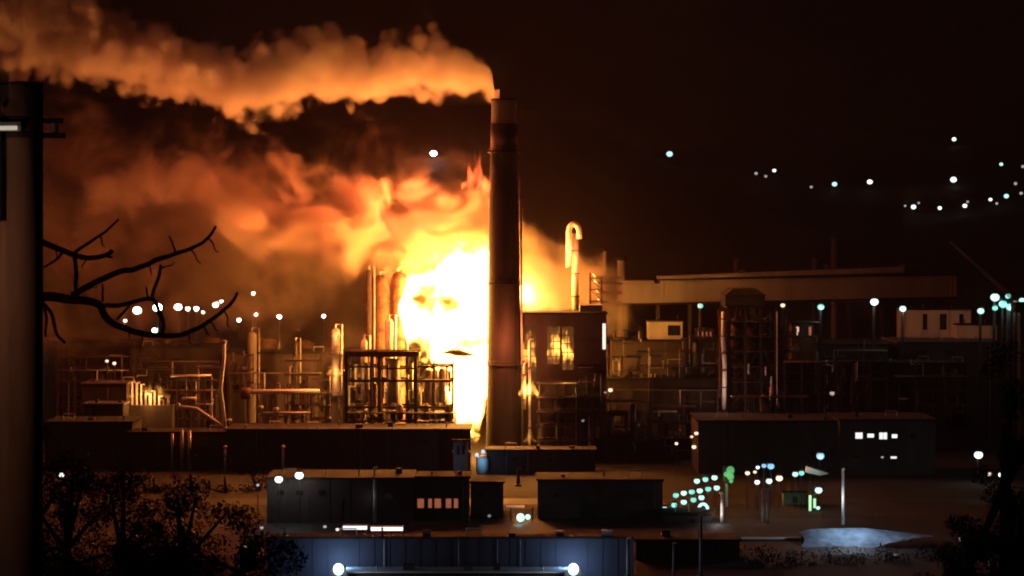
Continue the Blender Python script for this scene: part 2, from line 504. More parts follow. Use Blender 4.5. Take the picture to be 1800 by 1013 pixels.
# ------------------------------------------------------------------ chimney
def chimney():
    Y = 880
    t = thing('chimney', (px(885, Y), Y, 0), 'tall round concrete chimney with a sooty top beside the fire', 'chimney')
    X = px(886, Y)
    m = MB()
    prof = []
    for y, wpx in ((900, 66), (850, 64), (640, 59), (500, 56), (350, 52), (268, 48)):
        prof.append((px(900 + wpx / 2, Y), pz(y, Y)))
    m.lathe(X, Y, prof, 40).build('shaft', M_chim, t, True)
    r0 = px(900 + 23, Y)
    m = MB(); m.lathe(X, Y, [(r0, pz(267.6, Y)), (r0 * .96, pz(178, Y)), (r0 * 1.0, pz(177.5, Y)), (r0 * 1.0, pz(174, Y)), (r0 * .8, pz(174, Y)), (r0 * .8, pz(180, Y))], 40).build('top_section', M_soot, t, True)
    MB().lathe(X, Y, [(r0 + .12, pz(264, Y)), (r0 + .1, pz(218, Y)), (r0 - .3, pz(218, Y)), (r0 - .3, pz(264, Y))], 40).build('pale_band', M_concd, t, True)
    for yy, wpx in ((268, 52), (500, 61), (640, 64)):
        m = MB(); r = px(900 + wpx / 2, Y)
        z = pz(yy, Y)
        m.lathe(X, Y, [(r - 1.2, z - .25), (r + .5, z - .25), (r + .5, z), (r - 1.2, z)], 36)
        g = m.build('gallery', M_steel, t)
        m = MB()
        for k in range(24):
            a = 2 * math.pi * k / 24
            m.tube([(X + (r + .4) * math.cos(a), Y + (r + .4) * math.sin(a), z), (X + (r + .4) * math.cos(a), Y + (r + .4) * math.sin(a), z + 1.1)], .05, 4)
        m.tube([(X + (r + .4) * math.cos(2 * math.pi * k / 24), Y + (r + .4) * math.sin(2 * math.pi * k / 24), z + 1.1) for k in range(25)], .06, 4)
        m.build('railing', M_steel, g)
    m = MB()
    for s in (-.35, .35):
        m.tube([(X + 3 + s, Y - 5.2, pz(850, Y)), (X + 3 + s, Y - 3.6, pz(180, Y))], .08, 4)
    m.build('ladder', M_steel, t)
    # strip of ducts up the right flank
    MB().tube([(X + 6.1, Y - 1, 0), (X + 5.6, Y - 1, pz(350, Y))], .35, 8).build('side_pipe', M_pipe, t, True)
chimney()

# ------------------------------------------------------------------ building builder
def building(name, label, cat, x0, x1, ytop, Y, depth, m=M_dark, roofm=M_roof, wins=(), winm=None, doors=(), group=None, base=None, eave=.5, roof_y=None, extra=None, ribs=0):
    """walls with real openings where windows are: front face at distance Y between photo columns x0..x1"""
    X0, X1, zt = px(x0, Y), px(x1, Y), pz(ytop, Y)
    zb = (H((X0 + X1) / 2, Y) - 2) if base is None else base
    t = thing(name, ((X0 + X1) / 2, Y, zb), label, cat, group)
    mb = MB()
    T = .5
    # front wall split in cells so that windows are holes
    xs = sorted({X0, X1, *[px(a, Y) for w_ in wins for a in (w_[0], w_[1])]})
    zs = sorted({zb, zt, *[pz(a, Y) for w_ in wins for a in (w_[2], w_[3])]})
    def inwin(xc, zc):
        return any(px(w_[0], Y) < xc < px(w_[1], Y) and pz(w_[3], Y) < zc < pz(w_[2], Y) for w_ in wins)
    for a, b in zip(xs, xs[1:]):
        run = None
        for c0, c1 in zip(zs, zs[1:]):
            if inwin((a + b) / 2, (c0 + c1) / 2):
                if run: mb.box(a, b, Y, Y + T, *run); run = None
            else: run = (run[0], c1) if run else (c0, c1)
        if run: mb.box(a, b, Y, Y + T, *run)
    mb.box(X0, X0 + T, Y + T, Y + depth, zb, zt)
    mb.box(X1 - T, X1, Y + T, Y + depth, zb, zt)
    mb.box(X0 + T, X1 - T, Y + depth - T, Y + depth, zb, zt)
    if ribs:
        n = int((X1 - X0) / ribs)
        for k in range(n + 1):
            xx = X0 + (X1 - X0) * k / max(1, n)
            if not any(px(w_[0], Y) - .3 < xx < px(w_[1], Y) + .3 for w_ in wins):
                mb.box(xx - .12, xx + .12, Y - .14, Y, zb, zt - .1)
    mb.build('wall', m, t)
    MB().box(X0 - eave, X1 + eave, Y - eave, Y + depth + eave, zt + .003, zt + .55).build('roof', roofm, t)
    rb = random.Random(int(x0 * 7 + ytop))
    wd = X1 - X0
    if wd > 9:
        for q in range(max(2, int(wd / 9))):
            xx = X0 + wd * (q + rb.uniform(.2, .8)) / max(2, int(wd / 9)); yy = Y + depth * rb.uniform(.1, .5); h_ = rb.uniform(.5, 1.6)
            k_ = rb.random()
            if k_ < .4: MB().box(xx - rb.uniform(.4, 1.3), xx + rb.uniform(.4, 1.3), yy, yy + 1.6, zt + .556, zt + .55 + h_).build('roof_unit', rb.choice((M_concd, M_alu, M_dark)), t)
            elif k_ < .8: MB().lathe(xx, yy, [(.22, zt + .54), (.22, zt + .5 + h_), (.45, zt + .55 + h_), (.1, zt + .9 + h_)], 8).build('roof_vent', M_alu, t)
            else: MB().tube([(xx, yy, zt + .5), (xx, yy, zt + 2.2), (xx + 3.5, yy, zt + 2.2), (xx + 3.5, yy, zt + .5)], .16, 6).build('roof_pipe', M_pipe, t)
        MB().box(X0, X1, Y - eave - .16, Y - eave - .004, zt + .05, zt + .3).build('gutter', M_soot, t)
        for q in range(1 + int(wd / 22)):
            xx = X0 + wd * rb.uniform(.04, .96)
            if not any(px(w_[0], Y) - .6 < xx < px(w_[1], Y) + .6 for w_ in wins):
                MB().tube([(xx, Y - .3, zt), (xx, Y - .3, zb)], .1, 5).build('downpipe', M_alu, t)
    for i, w_ in enumerate(wins):
        a, b, zt_, zb_ = px(w_[0], Y), px(w_[1], Y), pz(w_[2], Y), pz(w_[3], Y)
        wm = w_[4] if len(w_) > 4 else (winm or M_glass)
        f = MB(); e = .12
        f.box(a, b, Y - .05, Y + .12, zb_, zb_ + e).box(a, b, Y - .05, Y + .12, zt_ - e, zt_).box(a, a + e, Y - .05, Y + .12, zb_ + e, zt_ - e).box(b - e, b, Y - .05, Y + .12, zb_ + e, zt_ - e)
        if b - a > 2.5: f.box((a + b) / 2 - e / 2, (a + b) / 2 + e / 2, Y - .05, Y + .12, zb_ + e, zt_ - e)
        fo = f.build('window', M_steel, t)
        MB().box(a + e, b - e, Y + .15, Y + .2, zb_ + e, zt_ - e).build('pane', wm, fo)
    return t

# ------------------------------------------------------------------ steel frame left of the fire
def steel_frame():
    Y = 870
    t = thing('steel_frame', (px(700, Y), Y, 13), 'dark open steel frame of three bays with pipework, under the fire', 'steel structure')
    zb = 10
    for x in (609, 652, 667, 716, 731, 762, 795):
        for yy in (Y, Y + 14):
            r = .55 if x in (609, 667, 731) else .3
            ytop = 621 if x < 735 else 640
            MB().box(px(x, Y) - r, px(x, Y) + r, yy - r, yy + r, zb, pz(ytop, Y)).build('post', M_steel, t)
    for (a, b, yy, h_) in ((606, 737, 619, .8), (606, 798, 669, .6), (736, 797, 644, .4), (606, 797, 716, .4), (606, 664, 645, .3), (668, 730, 648, .3)):
        for d in (0, 14):
            MB().box(px(a, Y), px(b, Y), Y + d - .35, Y + d + .35, pz(yy, Y) - h_, pz(yy, Y) + .3).build('beam', M_steel, t)
    MB().box(px(606, Y), px(737, Y), Y - .6, Y + 14.6, pz(626, Y) - .3, pz(622, Y)).build('deck', M_rust, t)
    m = MB()
    for a, b in ((612, 650), (670, 714), (734, 760)):
        m.tube([at(a, 718, Y + 14), at(b, 672, Y + 14)], .16, 5); m.tube([at(b, 718, Y + 14), at(a, 672, Y + 14)], .16, 5)
    m.build('brace', M_steel, t)
    for x0 in (606, 737):
        m = MB()
        for k in range(9):
            x = x0 + (131 if x0 == 606 else 60) * k / 8
            m.tube([at(x, 619 if x0 == 606 else 643, Y - .4), at(x, 612 if x0 == 606 else 637, Y - .4)], .06, 4)
        m.tube([at(x0, 612 if x0 == 606 else 637, Y - .4), at(x0 + (131 if x0 == 606 else 60), 612 if x0 == 606 else 637, Y - .4)], .07, 4)
        m.build('railing', M_steel, t)
    # pipework inside
    rnd = random.Random(3)
    for k in range(16):
        x = 614 + 11.3 * k + rnd.uniform(-3, 3); d = rnd.uniform(3, 12)
        y1 = rnd.uniform(630, 660); y2 = rnd.uniform(700, 722)
        xx = x + rnd.choice((-8, 8, 14))
        ym = rnd.uniform(665, 690)
        MB().tube([at(x, y2, Y + d), at(x, ym, Y + d), at(xx, ym, Y + d), at(xx, y1, Y + d)], rnd.choice((.22, .35, .5)), 7).build('pipe', rnd.choice((M_pipe, M_rust, M_alu)), t)
    for x, y1, y2, r in ((640, 640, 712, 1.4), (690, 632, 725, 2.0), (752, 650, 722, 1.6), (776, 648, 712, 1.2)):
        X, Yv = px(x, Y), Y + 8
        MB().lathe(X, Yv, [(r * .4, pz(y2, Y)), (r, pz(y2, Y) + .8), (r, pz(y1, Y) - .9), (r * .8, pz(y1, Y) - .4), (r * .3, pz(y1, Y))], 14).build('vessel', M_alu, t, True)
steel_frame()

building('low_block', 'wide low flat roofed brown block in front of the steel frame', 'building', 398, 826, 757, 840, 24, M_brown, ribs=4,
         wins=[(x, x + 11, 772, 783) for x in (420, 460, 500, 545, 590, 640, 690, 740)])
building('filler_block', 'low dark block added to darken the ground before the chimney foot', 'building', 856, 1046, 793, 832, 12, M_dark, ribs=5, wins=[(900, 910, 803, 812), (960, 970, 803, 812)])  # added to cover the brightly lit ground before the chimney
building('corner_block', 'small lit end bay of the low block nearest the burning pipes', 'building', 797, 822, 776, 834, 5, M_clad, wins=[(803, 808, 784, 800), (812, 817, 784, 800)])

# process columns behind, hazy
def column(label, x, ytop, ybot, Y, r, m=M_steel, rings=3, pipe=True, group=None):
    X = px(x, Y); zt, zb = pz(ytop, Y), max(0, pz(ybot, Y))
    t = thing('process_column', (X, Y, zb), label, 'industrial column', group)
    MB().lathe(X, Y, [(r * 1.15, zb), (r * 1.1, zb + 2), (r, zb + 2.4), (r, zt - r), (r * .8, zt - r * .4), (r * .3, zt)], 18).build('shell', m, t, True)
    for k in range(rings):
        z = zb + (zt - zb) * (.35 + .6 * k / max(1, rings))
        f = MB().lathe(X, Y, [(r, z - .1), (r + 1, z - .1), (r + 1, z + .1), (r, z + .1)], 16).build('platform', M_steel, t)
        g = MB()
        for q in range(10):
            a = 2 * math.pi * q / 10
            g.tube([(X + (r + .95) * math.cos(a), Y + (r + .95) * math.sin(a), z + .1), (X + (r + .95) * math.cos(a), Y + (r + .95) * math.sin(a), z + 1.2)], .05, 4)
        g.tube([(X + (r + .95) * math.cos(2 * math.pi * q / 10), Y + (r + .95) * math.sin(2 * math.pi * q / 10), z + 1.2) for q in range(11)], .06, 4)
        g.build('railing', M_steel, f)
    if pipe:
        MB().tube([(X, Y, zt - .3), (X, Y, zt + 1.2), (X + r + .8, Y - .2, zt + 1.2), (X + r + .8, Y - .2, zb + 3)], .28, 7).build('overhead_pipe', M_pipe, t, True)
    return t
column('slim tall column at the left edge of the burning units', 649, 474, 760, 905, 1.0, M_steel, 3)
column('broad smoky column just left of the white flame', 668, 484, 760, 912, 3.2, M_rust, 4)
column('dark column touching the left edge of the white flame', 700, 478, 760, 900, 2.4, M_rust, 5)
column('short stubby column between the two taller ones by the flame', 684, 560, 760, 890, 1.4, M_alu, 2)
column('thin column glowing yellow left of the steel frame', 590, 577, 760, 876, 1.3, M_alu, 3)
column('squat column behind the left bay of the steel frame', 640, 596, 760, 888, 1.2, M_alu, 2)
column('short column in the gloom over the horizontal white pipe', 443, 582, 745, 960, 1.8, M_clad, 1)
column('thin dim column between the white pipe and the yellow column', 520, 600, 750, 950, .9, M_steel, 2)

# bent vertical pale pipe at the left, with its sloping run
t = thing('bent_pipe', at(395, 757, 860), 'pale bent pipe rising upright from a sloping run at the left', 'pipe')
Y = 860
MB().tube([at(396, 754, Y), at(392, 715, Y), at(388, 685, Y), at(391, 655, Y), at(394, 630, Y), at(394, 604, Y)], .55, 10).build('riser', M_white, t, True)
MB().tube([at(400, 754, Y), at(394, 752, Y - .1), at(346, 719, Y), at(333, 717, Y), at(310, 716, Y)], .6, 10).build('sloping_run', M_white, t, True)
m = MB().lathe(px(394, Y), Y, [(.9, pz(604, Y)), (.9, pz(600, Y)), (.5, pz(598, Y))], 12).build('cap', M_alu, t)
MB().tube([at(313, 720, Y), at(313, 709, Y)], .7, 8).build('valve', M_white, t)
MB().box(px(388, Y), px(402, Y), Y - 1, Y + 1, -1, pz(755, Y)).build('footing', M_concd, t)
def hpipe(label, pts, Y, r, m, nleg, name='pipeline'):
    t = thing(name, at(pts[0][0], pts[0][1], Y), label, 'pipe')
    MB().tube([at(x, y, Y) for x, y in pts], r, 10).build('tube', m, t, True)
    for k in range(nleg):
        f = (k + .5) / nleg
        x = pts[0][0] + (pts[-1][0] - pts[0][0]) * f
        y = lerp_tab(sorted(pts), x)
        g = MB(); X = px(x, Y); z = pz(y, Y) - r
        g.box(X - .2, X + .2, Y - 1, Y - .7, -1, z).box(X - .2, X + .2, Y + .7, Y + 1, -1, z).box(X - .2, X + .2, Y - 1.2, Y + 1.2, z - .35, z)
        g.build('support', M_steel, t)
    return t
t = hpipe('straight pale horizontal pipe ending in a round drum, left of the fire', [(436, 689), (562, 688)], 872, .75, M_white, 4)
MB().tube([at(424, 692, 872), at(440, 692, 872)], 1.9, 16).build('drum', M_rust, t, True)
hpipe('thin lower pale pipe with two valves under the straight one', [(457, 726), (546, 726)], 866, .35, M_pipe, 3)
hpipe('thin pipe along the roof edge of the brown block, lowest of the three', [(408, 752), (530, 752)], 850, .3, M_rust, 4)
hpipe('dim pipe far left with a kink under the town lights', [(300, 661), (372, 660)], 900, .4, M_pipe, 3)
hpipe('short bright pipe just left of the bent riser', [(320, 701), (346, 700)], 880, .45, M_white, 2)
for k, (x, y) in enumerate(((458, 715), (485, 718), (403, 738))):
    t = thing('valve', at(x, y + 9, 866), ['pale valve at the left end of the thin lower pipe', 'pale valve in the middle of the thin lower pipe', 'little pale valve beside the foot of the bent riser'][k], 'valve')
    MB().lathe(px(x, 866), 866, [(.35, pz(y + 9, 866)), (.35, pz(y + 4, 866)), (.9, pz(y + 3, 866)), (.9, pz(y - 1, 866)), (.3, pz(y - 2, 866))], 12).build('body', M_white, t, True)
    MB().tube([at(x, y - 1, 866), at(x, y - 5, 866)], .12, 6).build('stem', M_steel, t)
    MB().lathe(px(x, 866), 866, [(.7, pz(y - 5, 866)), (.7, pz(y - 6, 866))], 12).build('handwheel', M_steel, t)

# lit pipework cluster far left
Y = 908
t = thing('pump_unit', at(260, 710, Y), 'cluster of pale pumps and pipes among small glint glows at far left', 'machinery')
rnd = random.Random(11)
for k in range(9):
    x = 232 + 8 * k; y1 = 672 + 4 * k + rnd.uniform(-5, 5)
    MB().tube([at(x, 716, Y), at(x, y1, Y), at(x + rnd.choice((-6, 6)), y1, Y)], rnd.uniform(.25, .6), 7).build('pipe', rnd.choice((M_pipe, M_alu, M_white)), t)
MB().box(px(226, Y), px(304, Y), Y - 2, Y + 4, -1, pz(712, Y)).build('plinth', M_concd, t)
t = thing('pipe_stub', at(330, 800, 842), 'row of three orange lit pipe stubs below the sloping pipe', 'pipe')
for x, r in ((303, .4), (320, .5), (333, .55)):
    MB().tube([at(x, 830, 842), at(x, 757 if x > 305 else 762, 842)], r, 8).build('stub', M_pipe, t, True)
for x, l in ((396, 'short pale post left of centre on the brown block front'), (498, 'short pale post right of the other on the brown block front')):
    t = thing('vent_pipe', at(x, 828, 835), l, 'pipe')
    MB().tube([at(x, 850, 835), at(x, 787, 835)], .4, 8).build('tube', M_pipe, t, True)
    MB().lathe(px(x, 835), 835, [(.7, pz(787, 835)), (.7, pz(785, 835)), (.2, pz(783, 835))], 10).build('cowl', M_pipe, t)

# ------------------------------------------------------------------ block right of the chimney
def fire_block():
    Y = 880
    wins = [(918, 940, 574, 664, M_glass), (962, 984, 574, 640, M_glass), (988, 1008, 574, 648, M_glass)]
    X0, X1, zt = px(914, Y), px(1066, Y), pz(553, Y)
    t = thing('boiler_house', ((X0 + X1) / 2, Y, 0), 'tall dark block right of the chimney with fire in its openings', 'building')
    mb = MB()
    xs = [914, 918, 942, 962, 984, 988, 1008, 1066]
    opens = {1: (574, 705), 3: (574, 640), 5: (574, 650)}
    for i, (a, b) in enumerate(zip(xs, xs[1:])):
        if i in opens:
            mb.box(px(a, Y), px(b, Y), Y, Y + .6, pz(opens[i][0], Y), zt)
            mb.box(px(a, Y), px(b, Y), Y, Y + .6, -1, pz(opens[i][1], Y))
        else: mb.box(px(a, Y), px(b, Y), Y, Y + .6, -1, zt)
    mb.box(X0, X0 + .6, Y + .6, Y + 22, -1, zt).box(X1 - .6, X1, Y + .6, Y + 22, -1, zt).box(X0 + .6, X1 - .6, Y + 21.4, Y + 22, -1, zt)
    mb.build('wall', M_dark, t)
    MB().box(X0 - .4, X1 + .4, Y - .4, Y + 22.4, zt + .003, zt + .7).build('roof', M_roof, t)
    for a, b, y1, y2 in ((918, 942, 574, 705), (962, 984, 574, 640), (988, 1008, 574, 650)):
        m = MB()
        n = max(1, int((y2 - y1) / 13))
        for k in range(1, n):
            y = y1 + (y2 - y1) * k / n
            m.box(px(a, Y), px(b, Y), Y + .1, Y + .35, pz(y, Y) - .14, pz(y, Y) + .14)
        xm = (a + b) / 2
        m.box(px(xm, Y) - .12, px(xm, Y) + .12, Y + .38, Y + .55, pz(y2, Y), pz(y1, Y))
        m.build('grating', M_steel, t)
    MB().box(px(1020, Y), px(1060, Y), Y + 4, Y + 14, zt + .7, zt + 3).build('roof_housing', M_clad, t)
    m = MB()
    for k in range(20):
        x = 915 + 150 * k / 19
        m.tube([at(x, 549, Y - .3), at(x, 543, Y - .3)], .05, 4)
    m.tube([at(915, 543, Y - .3), at(1065, 543, Y - .3)], .06, 4)
    m.build('railing', M_steel, t)
    for k, y in enumerate((600, 640, 680, 720)):
        MB().box(px(1012, Y), px(1066, Y), Y - 1.2, Y - .003, pz(y, Y) - .12, pz(y, Y) + .12).build('walkway', M_steel, t)
    MB().box(px(990, Y), px(1012, Y), Y - 1.6, Y - .02, 0, pz(700, Y)).build('duct', M_rust, t)
fire_block()
tl = thing('tube_lamp', at(1062, 615, 876), 'upright white tube lamp on the right edge of the dark block', 'lamp')
MB().tube([at(1062, 614, 875), at(1062, 569, 875)], .5, 8).build('tube', mat('tube_glow', (.5, .5, .5), emit=(1, .88, .74), estr=1.3), tl)
MB().box(px(1059.5, 875), px(1064.5, 875), 875.2, 876, pz(616, 875), pz(567, 875)).build('housing', M_steel, tl)

# gooseneck pipe
Y = 905
t = thing('gooseneck_pipe', at(1010, 553, Y), 'pale gooseneck vent pipe curling over above the dark block', 'pipe')
pts = [at(1013, 560, Y), at(1013, 420, Y)] 
MB().tube([at(1011, 560, Y), at(1011, 410, Y)], 1.15, 12).build('riser', M_pipe, t, True)
arc = [at(1009 - 9 * math.cos(a) + 0, 408 - 14 * math.sin(a), Y - 2) for a in [math.pi * k / 10 for k in range(11)]]
MB().tube([at(1000, 470, Y - 2)] + arc + [at(1018, 420, Y - 2)], 1.0, 12).build('neck', M_pipe, t, True)
for y in (440, 480, 520):
    MB().lathe(px(1011, Y), Y, [(1.5, pz(y + 2, Y)), (1.5, pz(y, Y))], 12).build('flange', M_steel, t)
t = thing('pipe_tower', at(1040, 553, 900), 'slender lattice tower with pipes between gooseneck and long gallery', 'steel structure')
for x, y0 in ((1038, 480), (1058, 492)):
    for d in (0, 6):
        MB().box(px(x, 900) - .25, px(x, 900) + .25, 900 + d - .25, 900 + d + .25, 0, pz(y0, 900)).build('post', M_rust, t)
for k in range(5):
    y = 490 + 20 * k
    MB().box(px(1036, 900), px(1060, 900), 899.6, 906.4, pz(y, 900) - .15, pz(y, 900) + .15).build('deck', M_steel, t)
m = MB()
for k in range(4):
    y = 490 + 20 * k
    m.tube([at(1038, y, 899.7), at(1058, y + 20, 899.7)], .12, 4)
m.build('brace', M_steel, t)
for k, (y, r, lab) in enumerate(((487, .35, 'top pipe of the four spanning to the long gallery'), (498, .5, 'second pipe from the top spanning to the long gallery'), (514, .55, 'third pipe from the top spanning to the long gallery'), (531, .4, 'bottom pipe of the four spanning to the long gallery'))):
    t = thing('bridge_pipe', at(1042, y, 912), lab, 'pipe', 'pipes spanning to the gallery')
    MB().tube([at(1042 + 3 * k, y - 6, 912), at(1048 + 3 * k, y, 912), at(1092, y + 1, 960)], r, 8).build('tube', M_pipe, t, True)
    MB().tube([at(1070, y, 934), at(1072, y, 936)], r + .3, 8).build('flange', M_steel, t)

# ------------------------------------------------------------------ long elevated gallery
def gallery():
    t = thing('long_gallery', (px(1400, 1000), 1000, 20), 'very long pale elevated building running right behind the dark tower', 'building')
    Y0, Y1 = 985, 1075
    def P(x, y, Y): return at(x, y, Y)
    def slab(name, m, xa, xb, ya0, ya1, yb0, yb1, off, dep, parent):
        # front face from column xa (rows ya0..ya1) to xb (rows yb0..yb1)
        Ya = Y0 + (Y1 - Y0) * (xa - 1085) / 600 + off; Yb = Y0 + (Y1 - Y0) * (xb - 1085) / 600 + off
        b = bmesh.new()
        c_ = [P(xa, ya0, Ya), P(xb, yb0, Yb), P(xb, yb1, Yb), P(xa, ya1, Ya)]
        f = [b.verts.new(v) for v in c_]; r = [b.verts.new((v.x, v.y + dep, v.z)) for v in c_]
        b.faces.new(f); b.faces.new(r[::-1])
        for i in range(4): b.faces.new((f[i], r[i], r[(i + 1) % 4], f[(i + 1) % 4]))
        mb = MB(); mb.bm.free(); mb.bm = b
        return mb.build(name, m, parent)
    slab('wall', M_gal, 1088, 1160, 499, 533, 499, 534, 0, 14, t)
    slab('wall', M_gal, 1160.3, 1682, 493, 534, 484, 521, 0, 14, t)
    slab('roof', M_gal, 1086, 1150, 494, 498.6, 494, 498.6, -1, 16, t)
    slab('roof', M_gal, 1157, 1590, 486, 491, 470, 479, -1.5, 12, t)
    slab('fascia', M_soot, 1157, 1684, 491.4, 493.6, 480.5, 484, -.8, 12, t)
    slab('roof', M_concd, 1590.5, 1690, 466, 479, 468, 480, 3, 16, t)
    slab('floor_beam', M_steel, 1086, 1684, 534.4, 538, 521.6, 527, -.5, 15, t)
    # cladding ribs
    mb = MB()
    for k in range(66):
        x = 1164 + 515 * k / 65
        Y = Y0 + (Y1 - Y0) * (x - 1085) / 600
        f = (x - 1160) / 522
        y0, y1 = 493 - 9 * f, 534 - 13 * f
        mb.box(px(x, Y) - .12, px(x, Y) + .12, Y - .18, Y - .01 + .3, pz(y1 - .3, Y), pz(y0 + .3, Y))
    mb.build('cladding_rib', M_gal, t)
    for k in range(11):
        x = 1100 + 56 * k
        Y = Y0 + (Y1 - Y0) * (x - 1085) / 600 + 6
        yb = 539 - 11 * (x - 1085) / 600
        m = MB(); X = px(x, Y)
        m.box(X - .5, X + .5, Y - 4, Y - 3, 0, pz(yb, Y)).box(X - .5, X + .5, Y + 3, Y + 4, 0, pz(yb, Y)).box(X - .3, X + .3, Y - 3, Y + 3, 20, 20.6).box(X - .3, X + .3, Y - 3, Y + 3, 33, 33.6)
        m.build('trestle', M_steel, t)
    for x, y, w_ in ((1300, 478, 10), (1450, 468, 6)):
        Y = Y0 + (Y1 - Y0) * (x - 1085) / 600 + 4
        MB().box(px(x, Y), px(x + w_, Y), Y, Y + 4, pz(y + 10, Y), pz(y - 3, Y)).build('roof_vent', M_concd, t)
gallery()
for x, yt, Y, r, l, mm in ((1063, 436, 1010, .7, 'thin mast left of the gooseneck gallery pipes, in reddish gloom', M_clad), (1092, 452, 1012, 1.8, 'short fat stack at the left end of the long gallery', M_clad),
                   (1294, 450, 1060, 1.0, 'short thin stack over the left half of the long gallery', M_concd), (1432, 448, 1100, 1.4, 'stubby dim stack beside a taller one over the gallery', M_concd), (1467, 412, 1100, 1.6, 'tall dim stack rising over the right half of the long gallery', M_concd)):
    t = thing('stack', (px(x, Y), Y, 0), l, 'stack')
    X = px(x, Y)
    MB().lathe(X, Y, [(r * 1.3, 0), (r, 20), (r * .9, pz(yt + 6, Y))], 16).build('shaft', mm, t, True)
    MB().lathe(X, Y, [(r * .9, pz(yt + 6, Y) + .01), (r * 1.15, pz(yt + 5, Y)), (r * 1.15, pz(yt, Y)), (r * .7, pz(yt, Y) + .01)], 16).build('rim', M_soot, t, True)

# ------------------------------------------------------------------ dark preheater tower on the right
def tower():
    Y = 905
    t = thing('lattice_tower', (px(1310, Y), Y, 0), 'dark stepped steel tower standing in front of the long gallery', 'steel structure')
    for x in (1282, 1310, 1338, 1364):
        for d in (0, 16):
            top = 540 if x == 1364 else 516
            MB().box(px(x, Y) - .45, px(x, Y) + .45, Y + d - .45, Y + d + .45, -1, pz(top, Y)).build('post', M_steel, t)
    for i, y in enumerate((541, 566, 592, 618, 645, 672, 700, 730)):
        MB().box(px(1278, Y), px(1368 if i else 1342, Y), Y - .8, Y + 16.8, pz(y, Y) - .25, pz(y, Y) + .25).build('deck', M_steel, t)
        if i < 7:
            m = MB()
            for a, b in ((1282, 1310), (1310, 1338), (1338, 1364)):
                y2 = (566, 592, 618, 645, 672, 700, 730)[i]
                if (i % 2) ^ (a == 1310): m.tube([at(a, y, Y - .2), at(b, y2, Y - .2)], .16, 5)
                else: m.tube([at(b, y, Y - .2), at(a, y2, Y - .2)], .16, 5)
            m.build('brace', M_steel, t)
        m = MB()
        for k in range(9):
            x = 1278 + (90 if i else 64) * k / 8
            m.tube([at(x, y - 1, Y - .7), at(x, y - 7, Y - .7)], .06, 4)
        m.tube([at(1278, y - 7, Y - .7), at(1368 if i else 1342, y - 7, Y - .7)], .07, 4)
        m.build('railing', M_steel, t)
    m = MB()
    m.box(px(1274, Y), px(1344, Y), Y - 1.5, Y + 17, pz(540, Y) + .3, pz(520, Y))
    m.build('top_house', M_dark, t)
    MB().prism([(px(1272, Y), pz(519.6, Y)), (px(1346, Y), pz(519.6, Y)), (px(1330, Y), pz(508, Y)), (px(1288, Y), pz(508, Y))], Y - 2, Y + 17.5).build('top_roof', M_brown, t)
    for x, y1, y2, r in ((1296, 560, 640, 2.2), (1324, 570, 660, 2.6), (1350, 560, 650, 1.8)):
        MB().lathe(px(x, Y), Y + 8, [(r * .3, pz(y2, Y)), (r, pz(y2 - 22, Y)), (r, pz(y1 + 4, Y)), (r * .4, pz(y1, Y))], 16).build('cyclone', M_rust, t, True)
    for x, y1, y2 in ((1316, 640, 658), (1346, 645, 660), (1356, 662, 690)):
        MB().tube([at(x, y2, Y - 2), at(x, y1, Y - 2)], .35, 8).build('chute', M_pipe, t)
tower()
t = thing('lit_riser', at(1272, 700, 895), 'tall upright pipe lit red and white left of the dark tower', 'pipe')
MB().tube([at(1273, 720, 895), at(1274, 640, 895), at(1271, 600, 895), at(1272, 548, 895)], .75, 10).build('tube', M_white, t, True)
for y in (560, 590, 620, 650, 680):
    MB().lathe(px(1272, 895), 895, [(1.2, pz(y + 2, 895)), (1.2, pz(y, 895))], 12).build('flange', M_rust, t)
MB().tube([at(1265, 700, 896), at(1265, 560, 896), at(1262, 545, 896)], .35, 8).build('side_pipe', M_rust, t, True)
light('source_or_fill_light', at(1266, 690, 885), 3e3, (1, .62, .42), .5, t)  # added to whiten the riser, nothing burns here
t = thing('light_mast', at(1367, 700, 900), 'thin pale mast with a warm lamp right of the dark tower', 'lamp')
MB().tube([at(1366, 712, 899), at(1366, 548, 899)], .22, 8).build('mast', M_pipe, t)

# ------------------------------------------------------------------ buildings of the plant, right half
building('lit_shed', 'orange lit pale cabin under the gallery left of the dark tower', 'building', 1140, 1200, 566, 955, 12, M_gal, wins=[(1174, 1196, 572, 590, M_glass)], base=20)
building('vent_house', 'small reddish lit cabin between the orange cabin and the tower', 'building', 1221, 1256, 578, 955, 10, M_brown, wins=[(1226 + 7 * k, 1230 + 7 * k, 583, 592, E_winw) for k in range(4)], base=20)
building('plant_block', 'broad dim block under the gallery below the two lit cabins', 'building', 1078, 1200, 601, 948, 30, M_brown, ribs=5, wins=[(1092, 1125, 623, 630), (1137, 1163, 623, 630), (1103, 1126, 643, 649), (1136, 1158, 643, 649), (1180, 1194, 640, 652)])
building('plant_block', 'narrower dim block between the broad block and the red lit pipe', 'building', 1202, 1264, 599, 946, 30, M_dark, ribs=4, wins=[(1212, 1222, 612, 650), (1236, 1246, 620, 634)])
building('long_shed', 'long low dark shed across the foot of the dim blocks', 'building', 1062, 1262, 668, 915, 22, M_brown, ribs=5)
building('low_shed', 'low dark shed with a reddish roof line under the long shed', 'building', 1045, 1215, 768, 880, 20, M_brown, ribs=5, wins=[(1080, 1092, 775, 782), (1110, 1122, 775, 782), (1150, 1162, 775, 782)])
building('switch_house', 'little warm lit cabin on the right flank of the dark tower', 'building', 1392, 1430, 568, 930, 10, M_brown, wins=[(1398, 1405, 574, 590, mat('hot_window', (.5,.5,.5), emit=(1, .55, .36), estr=1.0)), (1421, 1427, 574, 590, E_winw)])
building('dim_hall', 'dim grey roofed hall right of the little warm lit cabin', 'building', 1395, 1560, 606, 940, 36, M_dark, M_concd, ribs=5)
